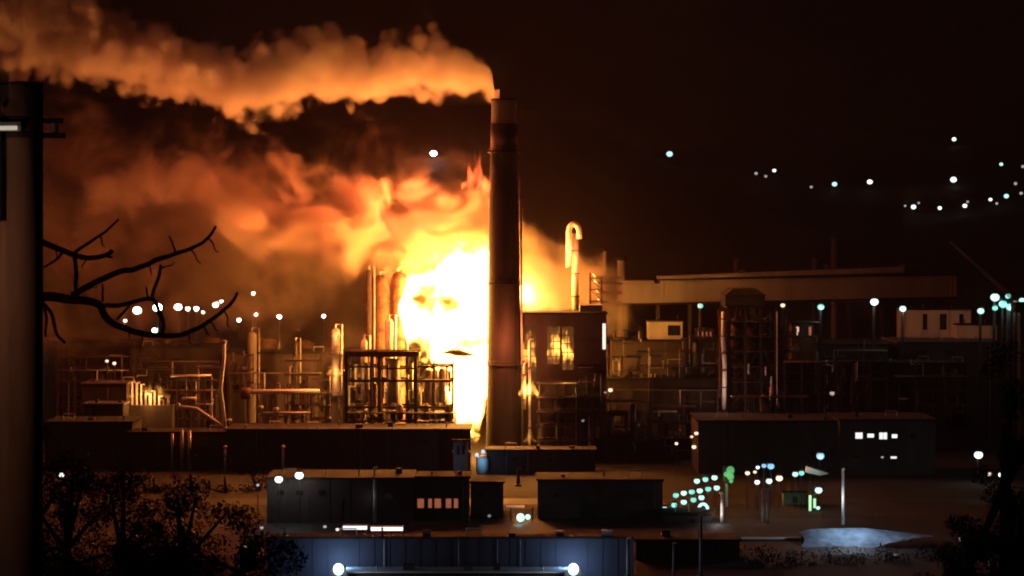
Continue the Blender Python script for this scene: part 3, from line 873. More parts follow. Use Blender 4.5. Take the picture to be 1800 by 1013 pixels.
building('pale_roof_hall', 'hall with a pale grey roof strip at the right end of the plant', 'building', 1578, 1762, 603, 950, 40, M_dark, M_paler, ribs=5, wins=[(1610, 1630, 615, 625), (1660, 1680, 615, 625)])
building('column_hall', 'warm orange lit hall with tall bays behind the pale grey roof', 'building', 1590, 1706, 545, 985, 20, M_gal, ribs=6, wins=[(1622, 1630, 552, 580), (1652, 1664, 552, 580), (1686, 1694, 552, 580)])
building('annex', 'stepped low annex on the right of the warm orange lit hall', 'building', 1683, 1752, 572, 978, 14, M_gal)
building('dark_hall', 'huge unlit hall filling the gloom right of the tower', 'building', 1380, 1700, 640, 915, 20, M_soot, ribs=8)
building('grey_hall', 'long grey hall in the right foreground of the plant', 'building', 1228, 1475, 742, 830, 34, mat('grey_cladding', (.07, .06, .07), .75, nscale=.2, namt=.3, streak=True), ribs=4)
building('office_block', 'grey block with four bright square windows in a row', 'building', 1476, 1645, 740, 824, 30, mat('greenish_render', (.06, .065, .06), .8, nscale=.2, namt=.3, streak=True), ribs=0,
         wins=[(1503, 1517, 760, 772, E_win), (1524, 1537, 762, 770, E_win), (1545, 1560, 760, 773, E_win), (1567, 1578, 763, 771, E_win), (1548, 1554, 802, 806, E_dim), (1565, 1577, 802, 807, E_win), (1600, 1612, 762, 772), (1500, 1512, 800, 807)])

# left half of the plant
building('tank_shed', 'dark long shed on the left skyline under the town lights', 'building', 96, 268, 603, 985, 30, M_dark, ribs=6)
building('dark_works', 'broad dark works building left of the bent riser pipe', 'building', 230, 388, 612, 965, 30, M_dark, ribs=5, wins=[(250, 268, 640, 648), (300, 318, 630, 637), (340, 366, 658, 662)])
building('dark_works', 'dark works building right of the bent riser pipe', 'building', 398, 560, 622, 960, 30, M_brown, ribs=5, wins=[(412, 428, 640, 648), (450, 468, 648, 655), (500, 545, 648, 651)])
building('pale_roof_shed', 'small shed with a dim pale roof at far left', 'building', 145, 222, 676, 900, 16, M_dark, M_paler, ribs=4)
building('lean_to', 'lean-to with a pale roof edge in front of the small far left shed', 'building', 147, 216, 712, 880, 12, M_dark, M_paler)
building('left_block', 'dark block behind the bushes at the far left', 'building', 80, 232, 744, 850, 24, M_dark, ribs=5)
building('mid_block', 'low dark block between the far left shed and the pipe stubs', 'building', 226, 396, 762, 845, 16, M_brown, ribs=5)

rnd = random.Random(5)
for k, x in enumerate((110, 146, 186, 292, 330, 372, 470, 536)):
    t = thing('storage_tank', (px(x, 1000), 1000, 0), '%s of the dim tanks on the left skyline' % ORD[k], 'tank', 'dim tanks on the left skyline')
    X = px(x, 1000); r = rnd.uniform(2.2, 4.2); yt = rnd.uniform(590, 602)
    MB().lathe(X, 1000, [(r, 0), (r, pz(yt + 5, 1000)), (r * .6, pz(yt + 1, 1000)), (r * .15, pz(yt, 1000))], 20).build('shell', M_rust, t, True)
    MB().lathe(X, 1000, [(r + .1, pz(yt + 6, 1000)), (r + .4, pz(yt + 6, 1000)), (r + .4, pz(yt + 5, 1000)), (r + .1, pz(yt + 5, 1000))], 20).build('rim', M_steel, t)
for k, (x0, x1, y, Y, l) in enumerate(((232, 385, 640, 950, 'upper pipe rack across the dark works left of the bent riser'), (236, 380, 690, 925, 'lower pipe rack across the dark works left of the bent riser'), (404, 565, 660, 930, 'pipe rack over the pale straight pipe'),
        (1085, 1262, 690, 900, 'pipe rack before the long shed'), (1380, 1560, 640, 900, 'pipe rack in the gloom right of the dark tower'), (1070, 1190, 728, 890, 'low pipe rack above the low dark shed'), (100, 225, 655, 940, 'pipe rack on the far left skyline'))):
    t = thing('pipe_rack', at((x0 + x1) / 2, y, Y), l, 'steel structure')
    n = int((x1 - x0) / 26)
    for q in range(n + 1):
        X = px(x0 + (x1 - x0) * q / n, Y)
        m = MB()
        for d in (0, 3): m.box(X - .22, X + .22, Y + d - .2, Y + d + .2, -1, pz(y, Y))
        m.box(X - .22, X + .22, Y - .5, Y + 3.5, pz(y, Y) + .002, pz(y, Y) + .4)
        m.build('trestle', M_steel, t)
    for q in range(5):
        MB().tube([(px(x0, Y), Y + .7 * q, pz(y, Y) + .7), (px(x1, Y), Y + .7 * q, pz(y, Y) + .7)], rnd.uniform(.14, .3), 7).build('pipe', rnd.choice((M_rust, M_pipe, M_alu)), t, True)
    MB().box(px(x0, Y), px(x1, Y), Y - .1, Y + .1, pz(y, Y) - 3.2, pz(y, Y) - 2.9).build('beam', M_steel, t)
    x = x0 + (x1 - x0) * rnd.uniform(.2, .8)
    MB().tube([(px(x, Y), Y - .3, pz(y, Y) + .7), (px(x, Y), Y - .3, pz(y, Y) - rnd.uniform(4, 8))], .25, 7).build('drop_pipe', M_pipe, t, True)

def process_unit(label, x0, x1, ytop, ybot, Y, seed, depth=10):
    rn = random.Random(seed)
    X0, X1, zt, zb = px(x0, Y), px(x1, Y), pz(ytop, Y), max(-1, pz(ybot, Y))
    t = thing('process_unit', ((X0 + X1) / 2, Y, zb), label, 'industrial plant')
    nb = max(2, int((X1 - X0) / 5)); nl = max(2, int((zt - zb) / 4.5))
    hs = [zt - rn.uniform(0, .35) * (zt - zb) for _ in range(nb + 1)]
    for i in range(nb + 1):
        X = X0 + (X1 - X0) * i / nb
        MB().box(X - .2, X + .2, Y - .2, Y + .2, zb, hs[i]).build('post', M_steel, t)
        MB().box(X - .2, X + .2, Y + depth - .2, Y + depth + .2, zb, hs[i]).build('post', M_steel, t)
    for l in range(1, nl + 1):
        z = zb + (zt - zb) * l / (nl + .3)
        a, b = rn.choice((0, 0, 1)), rn.choice((nb, nb, nb - 1))
        if b <= a: a, b = 0, nb
        A, B = X0 + (X1 - X0) * a / nb, X0 + (X1 - X0) * b / nb
        dk = MB().box(A - .4, B + .4, Y - .5, Y + depth + .5, z - .12, z + .12).build('deck', M_steel, t)
        m = MB()
        for q in range(int((B - A) / 1.6) + 1): m.tube([(A + q * 1.6, Y - .45, z + .12), (A + q * 1.6, Y - .45, z + 1.15)], .04, 4)
        m.tube([(A, Y - .45, z + 1.15), (B, Y - .45, z + 1.15)], .05, 4)
        m.build('railing', rn.choice((M_steel, M_rust, M_alu)), dk)
        if rn.random() < .6:
            i = rn.randrange(nb); C0 = X0 + (X1 - X0) * i / nb; C1 = X0 + (X1 - X0) * (i + 1) / nb
            MB().tube([(C0, Y, z - (zt - zb) / (nl + .3)), (C1, Y, z)], .12, 5).build('brace', M_steel, t)
    for q in range(nb + 1):
        X = rn.uniform(X0 + 1, X1 - 1); r = rn.uniform(.6, 1.6); z0 = rn.uniform(zb, zb + (zt - zb) * .5); z1 = min(zt + 2, z0 + rn.uniform(4, 11))
        MB().lathe(X, Y + rn.uniform(2, depth - 2), [(r * .3, z0), (r, z0 + r * .6), (r, z1 - r * .6), (r * .3, z1)], 12).build('vessel', rn.choice((M_alu, M_rust, M_clad, M_steel)), t, True)
    for q in range(nb * 3):
        X = rn.uniform(X0, X1); y = Y + rn.uniform(-.5, depth); z0 = rn.uniform(zb, zt); z1 = rn.uniform(zb, zt); Xb = max(X0, min(X1, X + rn.uniform(-6, 6)))
        MB().tube([(X, y, z0), (X, y, z1), (Xb, y, z1), (Xb, y, z1 + rn.uniform(-3, 3))], rn.choice((.12, .18, .28)), 6).build('pipe', rn.choice((M_pipe, M_pipe, M_rust, M_alu, M_white)), t)
PU = [(236, 300, 622, 760, 935, 'tall pipework unit over the little row of orange glint glows'), (312, 384, 640, 760, 925, 'pipework unit just left of the bent riser pipe'), (402, 440, 618, 700, 938, 'narrow pipework unit just right of the bent riser pipe'),
      (470, 560, 628, 760, 930, 'wide pipework unit above the straight pale pipe'), (548, 604, 640, 760, 890, 'pipework unit at the foot of the yellow glowing column'), (100, 222, 622, 760, 948, 'wide dim pipework unit on the far left skyline'),
      (1068, 1128, 575, 700, 925, 'pipework unit right of the upright tube lamp'), (1124, 1200, 612, 720, 918, 'pipework unit below the orange lit cabin'), (1204, 1262, 588, 720, 920, 'pipework unit below the small reddish cabin'),
      (1378, 1440, 560, 720, 912, 'pipework unit right of the dark tower under the warm lamp'), (1450, 1560, 610, 720, 905, 'wide dark pipework unit in the gloom under the gallery'), (1580, 1700, 630, 740, 900, 'dark pipework unit at the far right of the plant'),
      (1066, 1140, 700, 800, 872, 'low pipework unit right of the dark burning block'), (1146, 1222, 708, 800, 868, 'low pipework unit left of the grey hall'), (1020, 1064, 640, 800, 868, 'pipework unit on the right half of the dark burning block front'),
      (946, 1014, 668, 800, 866, 'pipework unit at the foot of the dark burning block'), (1290, 1420, 690, 760, 862, 'low pipework unit behind the grey hall'), (610, 800, 722, 757, 866, 'low pipework on the brown roof under the steel frame')]
for k, (x0, x1, y0, y1, Y, l) in enumerate(PU): process_unit(l, x0, x1, y0, y1, Y, 100 + k)

# ------------------------------------------------------------------ middle distance between plant and yard
building('dim_store', 'long dim brown store behind the left strip lights', 'building', 470, 724, 843, 690, 22, M_brown, M_soot, ribs=5, wins=[(486, 500, 862, 872), (520, 534, 862, 872), (560, 574, 862, 872), (600, 606, 880, 916), (676, 690, 868, 878)])
building('lit_house', 'dark house with a row of warm reddish lit windows', 'building', 728, 824, 841, 697, 14, M_dark, wins=[(733, 746, 876, 894, E_winw), (752, 760, 876, 894, E_winw), (763, 776, 876, 894, E_winw), (783, 794, 876, 894, E_winw), (797, 806, 876, 894, E_winw)])
building('dim_store', 'long dim brown store right of the green lit canopy', 'building', 946, 1164, 846, 700, 20, M_brown, M_soot, ribs=5, wins=[(972, 984, 866, 876), (1020, 1050, 872, 916), (1080, 1092, 866, 876), (1120, 1132, 866, 876)])
building('dim_store', 'narrow dim store between the lit house and the green lit canopy', 'building', 828, 884, 850, 706, 16, M_brown, ribs=4, wins=[(840, 850, 866, 876)])
building('gate_house', 'dim square house beneath the grid of teal lamps', 'building', 1168, 1250, 905, 690, 12, M_dark, wins=[(1210, 1222, 912, 920), (1180, 1192, 915, 925)])
building('green_cabin', 'small green lit cabin with a dark doorway, right of the lamps', 'building', 1378, 1416, 866, 735, 6, mat('green_paint', (.16, .28, .14), .7), wins=[(1393, 1402, 873, 884)])
building('white_roof_house', 'house whose white parapet edge runs along the bottom edge', 'building', 612, 992, 1009, 569, 7, M_concd, mat('blue_white_paint', (.70, .72, .75), .6, nscale=.5, namt=.15), eave=.8)
building('navy_shed', 'long dark navy shed wall between the two bright floodlights', 'building', 470, 1112, 948, 580, 6, M_navy, M_soot, ribs=3.2, eave=.3)
building('back_shed', 'dim dark shed at the bottom right below the thin poles', 'building', 1118, 1300, 952, 610, 12, M_dark, wins=[(1212, 1228, 989, 994, E_dim)])

def tubelight(label, x0, x1, y, Y, s, p):
    t = thing('strip_light', at((x0 + x1) / 2, y, Y), label, 'lamp')
    MB().tube([at(x0, y, Y), at(x1, y, Y)], .42, 8).build('tube', mat('strip_glow_%g' % s, (.5, .5, .5), emit=(1, .95, .92), estr=s), t)
    MB().box(px(x0 - 2, Y), px(x1 + 2, Y), Y + .15, Y + .9, pz(y, Y) + .3, pz(y, Y) + .7).build('canopy', M_steel, t)
    for x in (x0 + 2, x1 - 2):
        MB().box(px(x, Y) - .15, px(x, Y) + .15, Y + .5, Y + .8, 0, pz(y, Y) + .29).build('post', M_steel, t)
    if p: light('source_or_fill_light', at((x0 + x1) / 2, y + 2, Y - 3), p, (1, .9, .85), 2, t)
tubelight('left one of the two bright white strip lights low at centre left', 603, 645, 928, 640, 1.6, 150)
tubelight('right one of the two bright white strip lights, the longer', 652, 708, 930, 640, 1.8, 200)
tubelight('white strip light low right of centre, before the dim store', 1064, 1102, 946, 640, .8, 60)
tubelight('short faint strip light left of the one right of centre', 1028, 1054, 946, 640, .25, 0)
tubelight('short white strip light near the bottom by the thin poles', 1210, 1230, 991, 608, .8, 0)
tubelight('short white strip light near the bottom right of the thin poles', 1338, 1360, 993, 608, .8, 0)
tubelight('faint strip light low in the dark at the right', 1632, 1672, 998, 608, .18, 0)

# quay wall running across
t = thing('boundary_wall', (0, 655, 0), 'low pale wall running right from the navy shed to the blue roof', 'wall')
MB().box(px(1114, 650), px(1420, 650), 650, 650.6, 0, pz(948, 650)).build('panel', M_conc, t)
MB().box(px(1113, 650), px(1421, 650), 649.7, 650.9, pz(948, 650) + .003, pz(945, 650)).build('coping', M_white, t)
# blue lit tarpaulin roof at right
t = thing('tarpaulin_roof', at(1500, 960, 640), 'crumpled pale blue sheet roof lit from above at the lower right', 'roof')
bm = bmesh.new(); n = 44; rows = []
for j in range(9):
    v = j / 8
    row = []
    for i in range(n + 1):
        u = i / n
        x = 1404 + 226 * u + 10 * math.sin(3 * v)
        ytop = lerp_tab([(0, 936), (.08, 930), (.5, 928), (.75, 934), (1, 941)], u); yb = lerp_tab([(0, 962), (.3, 972), (.6, 962), (.75, 952), (1, 944)], u)
        Yv = 648 - 14 * v
        y = ytop + (yb - ytop) * v
        z = pz(y, Yv) + .5 * noise.noise((u * 14, v * 3, 0)) * (.2 + v)
        row.append(bm.verts.new((px(x, Yv), Yv, z)))
    rows.append(row)
for a, b in zip(rows, rows[1:]):
    for i in range(n): bm.faces.new((a[i], a[i + 1], b[i + 1], b[i]))
bmesh.ops.solidify(bm, geom=bm.faces[:], thickness=.12)
mb = MB(); mb.bm.free(); mb.bm = bm
mb.build('sheet', mat('tarpaulin', (.36, .46, .60), .6, nscale=.4, namt=.35, bump=.2), t)
for x in (1410, 1470, 1530, 1600):
    MB().box(px(x, 645) - .2, px(x, 645) + .2, 644.8, 645.2, 0, pz(938, 645) - .5).build('post', M_steel, t)

# ------------------------------------------------------------------ lamps
def lamp(label, x, y, Y, r, m, group=None, pole=True, gz=None, power=0, pcol=(1, .9, .8), name='street_lamp', polem=None, arm=0):
    """r is the bulb radius in photo pixels"""
    X, z = px(x, Y), pz(y, Y); rr = r * Y / F
    g = H(X, Y) if gz is None else gz
    t = thing(name, (X, Y, g), label, 'lamp', group)
    MB().ball(Vector((X, Y, z)), rr, (1, .8, .85), 12).build('bulb', m, t, True)
    hs = max(.12, rr * .5)
    MB().lathe(X, Y, [(rr * 1.05, z + rr * .8), (rr * .9, z + rr * 1.05), (rr * .3, z + rr * 1.35)], 12).build('lamp_cap', M_steel, t)
    if pole:
        pr = max(.09, .02 * (z - g) / 2)
        MB().tube([(X, Y + rr + .1, g - .5), (X, Y + rr + .1, z + rr * .9), (X, Y, z + rr * 1.0)], pr, 6).build('pole', polem or M_steel, t)
    if power: light('lamp_or_fill_light', (X, Y - rr - .6, z - rr * .5), power, pcol, rr, t)
    return t

# hill lamps
for k, (x, y, r, m, l) in enumerate(((762, 270, 5.5, E_town, 'lone white lamp on the dark hill between the two plumes'), (1177, 271, 5.5, E_cool, 'lone greenish lamp on the dark hill right of the chimney'))):
    Y = raise_to_terrain(x, y, 9)
    lamp(l, x, y, min(Y, 1900), r, m)
right_hill = [(1329, 305, 3, E_dim), (1346, 310, 2.6, E_dim), (1361, 300, 3.3, E_white), (1426, 329, 2.6, E_dim), (1467, 324, 4.6, E_cool), (1529, 320, 4.8, E_white), (1677, 245, 3.8, E_white), (1676, 316, 5.6, E_white),
              (1760, 289, 3.4, E_cool), (1798, 293, 3, E_dim), (1785, 323, 3, E_dim)]
for k, (x, y, r, m) in enumerate(sorted(right_hill)):
    lamp('%s of the upper lamps scattered on the far right hill' % ORD[k], x, y, raise_to_terrain(x, y, 9), r, m, 'upper lamps on the far right hill')
low_hill = [(1591, 362, 2.2, E_dim), (1606, 364, 4.5, E_white), (1615, 357, 2.2, E_dim), (1652, 366, 3.6, E_white), (1696, 362, 4, E_white), (1701, 355, 2.4, E_dim), (1741, 351, 3.2, E_white), (1752, 358, 2.6, E_dim), (1769, 345, 4.4, E_cool), (1795, 340, 3, E_dim)]
for k, (x, y, r, m) in enumerate(low_hill):
    lamp('%s in the lower row of lamps on the far right hill' % ORD[k], x, y, raise_to_terrain(x, y, 9), r, m, 'lower row of lamps on the far right hill')
town = [(241, 546, 7.5, E_town), (277, 541, 8, E_town), (313, 540, 7, E_town), (330, 543, 4, E_town), (345, 543, 4.5, E_town), (357, 549, 3, E_townw), (379, 536, 5.5, E_town), (389, 530, 3.5, E_town), (272, 581, 4.5, E_town), (220, 564, 3, E_townw)]
for k, (x, y, r, m) in enumerate(sorted(town)):
    lamp('%s of the bright town lamps seen through the bare branches' % ORD[k], x, y, 1290, r, m, 'town lamps behind the bare branches')
for k, (x, y, r, m) in enumerate([(420, 563, 3.6, E_town), (445, 516, 3.2, E_town), (450, 553, 3.2, E_townw), (491, 557, 3.8, E_town), (569, 556, 3.4, E_townw)]):
    lamp('%s of the small lamps strung between branches and burning column' % ORD[k], x, y, 1270, r, m, 'small lamps left of the fire')

# lamps under the gallery
for x, y, r, m, l in ((1231, 538, 5, E_teal, 'teal lamp under the left part of the long gallery'), (1376, 537, 4, E_warm, 'small warm lamp on the mast right of the dark tower'),
                      (1443, 540, 6, E_teal, 'green teal lamp under the middle of the long gallery'), (1537, 531, 7, E_white, 'brightest white lamp under the right part of the gallery'), (1587, 543, 6, E_cool, 'cool lamp right of the brightest one under the gallery')):
    lamp(l, x, y, 925, r, m, power=500 if r > 5 else 0, pcol=(.6, .95, .85))
clus = [(1724, 547, 6, E_cool), (1749, 523, 8, E_cool), (1749, 542, 5, E_teal), (1763, 535, 7.5, E_teal), (1772, 521, 5, E_teal), (1776, 540, 7.5, E_teal), (1784, 534, 5.5, E_cool), (1797, 529, 6, E_cool)]
for k, (x, y, r, m) in enumerate(clus):
    lamp('%s in the dense teal lamp cluster at the right edge' % ORD[k], x, y, 930, r, m, 'teal lamp cluster at the right edge', power=600 if k in (1, 5) else 0, pcol=(.5, .95, .85))

# lamps over the middle distance
M = [(490, 843, 7, E_white, 687, 'bright white lamp, left of the pair below the brown block', 500), (526, 836, 7.5, E_white, 687, 'bright white lamp, right of the pair below the brown block', 500),
     (453, 853, 2.6, E_dim, 687, 'faint lamp at the left of the bright white pair', 0), (69, 836, 3, E_white, 700, 'small white lamp beside the utility pole, the nearer to it', 0), (108, 835, 4.5, E_white, 700, 'white lamp a little right of the small one by the pole', 0),
     (1720, 800, 7.5, E_white, 800, 'bright white lamp alone in the dark at the right', 500), (1740, 834, 4, E_warm, 790, 'orange lamp, left of the pair near the right edge', 0), (1760, 835, 5, E_white, 790, 'white lamp, right of the pair near the right edge', 0),
     (1442, 802, 7, E_blue, 800, 'sky blue lamp below the grey hall', 200), (1224, 762, 3.6, E_warm, 825, 'warm lamp at the left corner of the grey hall', 0), (1220, 786, 4, E_warm, 822, 'warm lamp low at the left corner of the grey hall', 0),
     (1189, 780, 3, E_warm, 822, 'small warm lamp left of the grey hall corner', 0), (1216, 768, 2.6, E_warm, 823, 'tiny warm lamp between two others at the grey hall corner', 0),
     (1073, 686, 4, E_warm, 875, 'pale orange lamp right of the dark burning block', 0), (1064, 690, 2, E_warm, 875, 'tiny lamp just left of the pale orange one', 0), (1463, 692, 4.5, mat('lamp_glow_rose', (.5, .5, .5), emit=(.8, .55, .45), estr=.7), 905, 'dim rose lamp alone in the dark hall right of the tower', 0),
     (811, 946, 4, E_white, 640, 'small white lamp below the lit house windows', 0), (460, 928, 3, E_dim, 645, 'dim lamp at the left end of the yard', 0), (571, 926, 3, E_dim, 640, 'dim lamp just left of the strip lights', 0), (593, 931, 3, E_warm, 640, 'warm dim lamp touching the strip lights', 0),
     (1689, 948, 4, E_dim, 640, 'grey dim lamp right of the pale blue sheet roof', 0), (1575, 976, 4, mat('lamp_glow_faint', (.5, .5, .5), emit=(.6, .6, .55), estr=.35), 620, 'very faint lamp below the pale blue sheet roof', 0),
     (432, 962, 4.5, E_dim, 600, 'pale grey lamp over the dark bushes at lower left', 0), (1025, 740, 3, mat('lamp_glow_faint', (.5, .5, .5)), 872, 'faint lamp low on the dark burning block', 0),
     (860, 907, 3, mat('lamp_glow_faint', (.5, .5, .5)), 700, 'faint lamp left of the green lit canopy', 0), (188, 635, 3, E_warm, 930, 'tiny lamp over the far left shed, left of two', 0), (201, 639, 3.4, E_warm, 930, 'tiny lamp over the far left shed, right of two', 0)]
for x, y, r, m, Y, l, p in M: lamp(l, x, y, Y, r, m, power=p, pcol=(.9, 1, .95))

# grid of teal lamps
grid1 = [(1225, 846), (1240, 843), (1256, 840)]
grid2 = [(1188, 871), (1202, 867), (1216, 865), (1230, 863), (1245, 860), (1260, 858)]
grid3 = [(1168, 895), (1185, 888), (1202, 883), (1219, 879), (1233, 875)]
for gi, (row, wd) in enumerate(((grid1, 'top'), (grid2, 'middle'), (grid3, 'lower'))):
    for k, (x, y) in enumerate(row):
        lamp('%s in the %s row of the teal lamp grid at lower right' % (ORD[k], wd), x, y, 725 - 10 * gi, 5.2, E_cool if (k + gi) % 2 == 0 else E_teal, 'teal lamp grid', power=60 if k == 1 else 0, pcol=(.6, .95, .9))
t = lamp('glowing ring lamp under the right end of the teal grid', 1236, 897, 700, 3.5, E_cool, power=100, pcol=(.6, .95, .9))
MB().tube([at(1236 + 8 * math.cos(a), 896 + 10 * math.sin(a), 699) for a in [2 * math.pi * k / 14 for k in range(15)]], .38, 6).build('ring', E_cool, t)
# green sign lamp
t = thing('green_lamp', at(1282, 900, 730), 'large green lamp on a pale post right of the teal grid', 'lamp')
MB().box(px(1271, 730), px(1291, 730), 730.3, 731.2, pz(848, 730), pz(820, 730)).build('lamp_head', M_steel, t)
for x, y, r in ((1284, 827, 1.15), (1277, 834, .8), (1284, 838, 1.0), (1285, 846, .6)):
    MB().ball(at(x, y, 730), r, (1, .4, 1)).build('lens', E_green, t)
MB().tube([at(1278, 895, 731), at(1277, 850, 731)], .35, 8).build('post', M_white, t)
light('lamp_or_fill_light', at(1279, 842, 727), 150, (.3, 1, .3), 1, t)
cluster2 = [(1314, 832, 4.2, E_warm), (1327, 830, 3, E_warm), (1332, 822, 3.2, E_white), (1331, 848, 4.5, E_white), (1343, 819, 4.2, E_blue), (1352, 846, 5.5, E_cool), (1355, 820, 6, E_blue), (1370, 841, 6, E_warm)]
for k, (x, y, r, m) in enumerate(cluster2):
    lamp('%s in the mixed lamp cluster above the two pale posts' % ORD[k], x, y, 722, r, m, 'mixed lamp cluster', power=120 if k in (5, 7) else 0, pcol=(.9, 1, .9))
for k, (x, y, r, m) in enumerate([(1398, 834, 5, E_cool), (1409, 832, 5, E_teal), (1439, 862, 6.5, E_cool), (1438, 893, 3.5, E_cool)]):
    lamp(['left lamp of the two under the white awning', 'right lamp of the two under the white awning', 'white lamp above the green striplights', 'small lamp at the foot of the green striplights'][k], x, y, 720, r, m, power=100 if k == 2 else 0, pcol=(.7, 1, .85))
t = thing('awning', at(1435, 860, 722), 'small bright white awning beside the green lit cabin', 'awning')
MB().prism([at(x, y, 722).to_tuple()[::2] for x, y in ((1416, 830), (1418, 820), (1430, 824), (1456, 832), (1440, 835))][::-1], 720, 724).build('canvas', M_white, t)
MB().tube([at(1424, 880, 722), at(1424, 834, 722)], .2, 6).build('post', M_steel, t)
light('lamp_or_fill_light', at(1428, 812, 717), 350, (.8, 1, .9), .5, t)  # shines on the canvas from in front, no lamp stands there
for k, x in enumerate((1424, 1432)):
    t = thing('tube_lamp', at(x, 901, 719), ['left one of two green upright striplights', 'right one of two green upright striplights, the shorter'][k], 'lamp')
    MB().tube([at(x, 900 if k == 0 else 893, 719), at(x, 871 if k == 0 else 877, 719)], .35, 8).build('tube', mat('green_tube', (.5, .5, .5), emit=(.5, 1, .55), estr=1.1), t)
    MB().box(px(x - 2, 719), px(x + 2, 719), 719.4, 719.8, pz(905, 719), pz(868, 719)).build('housing', M_steel, t)

# posts
def post(label, x, y0, y1, Y, r, m, top=None, name='lamp_post', power=0):
    t = thing(name, at(x, y1, Y), label, 'post')
    MB().tube([at(x, y1, Y), at(x, y0, Y)], [r, r * .8], 8).build('shaft', m, t, True)
    MB().lathe(px(x, Y), Y, [(r * 2, pz(y1, Y)), (r * 2, pz(y1, Y) + .4), (r, pz(y1, Y) + .6)], 10).build('base', M_steel, t)
    MB().tube([at(x, y0, Y), at(x, y0, Y - .8), at(x + (top or 6), y0 - .5, Y - 1.2)], r * .6, 6).build('arm', m, t)
    if power: light('lamp_or_fill_light', (px(x, Y) - 1.5, Y - 2.5, pz((y0 + y1) / 2, Y)), power, (1, .95, .9), .4, t)  # brightens the shaft from beside it, the post has no lamp head
    return t
post('tall slim bright white post at the lower right', 1482, 825, 926, 660, .42, M_white, power=420, top=2)
light('lamp_or_fill_light', at(1500, 895, 641), 4500, (.62, .82, 1), .6, bpy.data.objects['lamp_post'])  # added cool light over the tarpaulin, not a lamp on this post
post('bright white post right of the teal lamp grid', 1269, 866, 930, 690, .45, M_white, power=420, top=-6)
post('pale post standing behind the strip lights at centre left', 658, 822, 926, 690, .35, M_pipe, power=30)
post('left one of the two dim pale posts under the mixed lamps', 1341, 860, 942, 690, .45, M_clad, power=40)
post('right one of the two dim pale posts under the mixed lamps', 1349, 860, 942, 690, .45, M_clad)
post('thin grey pole, leftmost of those at the bottom right of centre', 1104, 946, 1016, 566, .4, M_clad)
post('thin grey pole in the middle of those right of centre', 1184, 955, 1016, 566, .25, M_clad)
post('grey pole under the ring lamp, rightmost of the thin ones', 1232, 905, 1016, 566, .4, M_clad)
post('short pale pole between chimney foot and canopy', 911, 825, 855, 740, .5, M_clad)
post('leaning pale pole at the bottom right corner', 1738, 975, 1016, 500, .25, M_pipe, power=10)

# blue lit tank at the chimney foot
t = thing('blue_tank', at(846, 832, 830), 'small tank glowing blue under lamps at the foot of the chimney', 'tank')
MB().lathe(px(848, 830), 830, [(1.9, 0), (1.9, pz(808, 830)), (1.3, pz(803, 830)), (.3, pz(800, 830))], 18).build('shell', M_white, t, True)
for x, y in ((849, 794), (838, 800)):
    MB().ball(at(x, y, 826), .6).build('bulb', E_blue, t)
MB().tube([at(838, 835, 826), at(838, 800, 826)], .2, 6).build('pole', M_steel, t)
light('lamp_or_fill_light', at(846, 808, 823), 700, (.2, .6, 1), .6, t)
# canopy with green white lamps
t = thing('lit_canopy', at(914, 930, 690), 'small canopy with two greenish white lamps near the bottom centre', 'canopy')
MB().box(px(889, 690), px(922, 690), 690, 694, pz(893, 690), pz(891, 690)).build('roof', M_white, t)
MB().box(px(896, 690), px(937, 690), 686, 694, pz(926, 690), pz(923.5, 690)).build('floor', M_paler, t)
for x in (898, 936):
    MB().tube([at(x, 926, 693), at(x, 892, 693)], .2, 6).build('post', M_steel, t)
for x, y, r in ((915, 910, 1.1), (928, 909, .7)):
    MB().ball(at(x, y, 690), r).build('bulb', E_cool, t)
light('lamp_or_fill_light', at(914, 912, 686), 260, (.7, 1, .9), .5, t)

# floodlights before the navy shed
for x, l in ((595, 'left one of the two blue white floodlights at the bottom edge'), (1008, 'right one of the two blue white floodlights at the bottom edge')):
    Y = 564.5
    t = thing('floodlight', at(x, 1016, Y), l, 'lamp')
    MB().ball(at(x, 1001, Y), 1.15, (1, .6, 1.1), 14).build('lens', E_hot, t, True)
    MB().box(px(x, Y) - 1.6, px(x, Y) + 1.6, Y + .3, Y + 1.0, pz(1013, Y), pz(1003, Y)).build('housing', M_steel, t)
    MB().tube([at(x, 1040, Y + 1.2), at(x, 1010, Y + 1.2)], .3, 8).build('pole', M_steel, t)
    light('lamp_or_fill_light', (px(x, Y), Y - 2.5, pz(1001, Y) + .5), 1.1e3, (.85, .92, 1), .8, t)
    light('lamp_or_fill_light', (px(x, 574), 574.5, pz(996, 574)), 3.6e3, (.32, .58, 1), .8, t)  # added behind the lens to throw a halo on the navy wall

# crane boom at right
t = thing('crane', at(1790, 560, 900), 'thin grey crane boom slanting down to the teal lamps', 'crane')
m = MB(); a0, a1 = at(1670, 426, 900), at(1796, 544, 900)
for dx, dz in ((0, 0), (0, 1.2), (.0, .6)):
    o_ = Vector((dz * .6, dx if dz != .6 else 1.0, dz))
    m.tube([a0 + o_ * .3, a1 + o_], .13, 5)
for k in range(20):
    p = a0.lerp(a1, k / 20); q = a0.lerp(a1, (k + 1) / 20)
    m.tube([p, q + Vector((.7, 0, 1.2)) * (.3 + .7 * k / 20)], .07, 4)
m.build('boom', M_clad, t)
MB().box(a1.x - 1, a1.x + 5, 897, 903, 0, a1.z - 1).build('mast', M_steel, t)
MB().box(a1.x - 3, a1.x + 7, 896, 904, a1.z - .99, a1.z + 2.5).build('cab', M_dark, t)

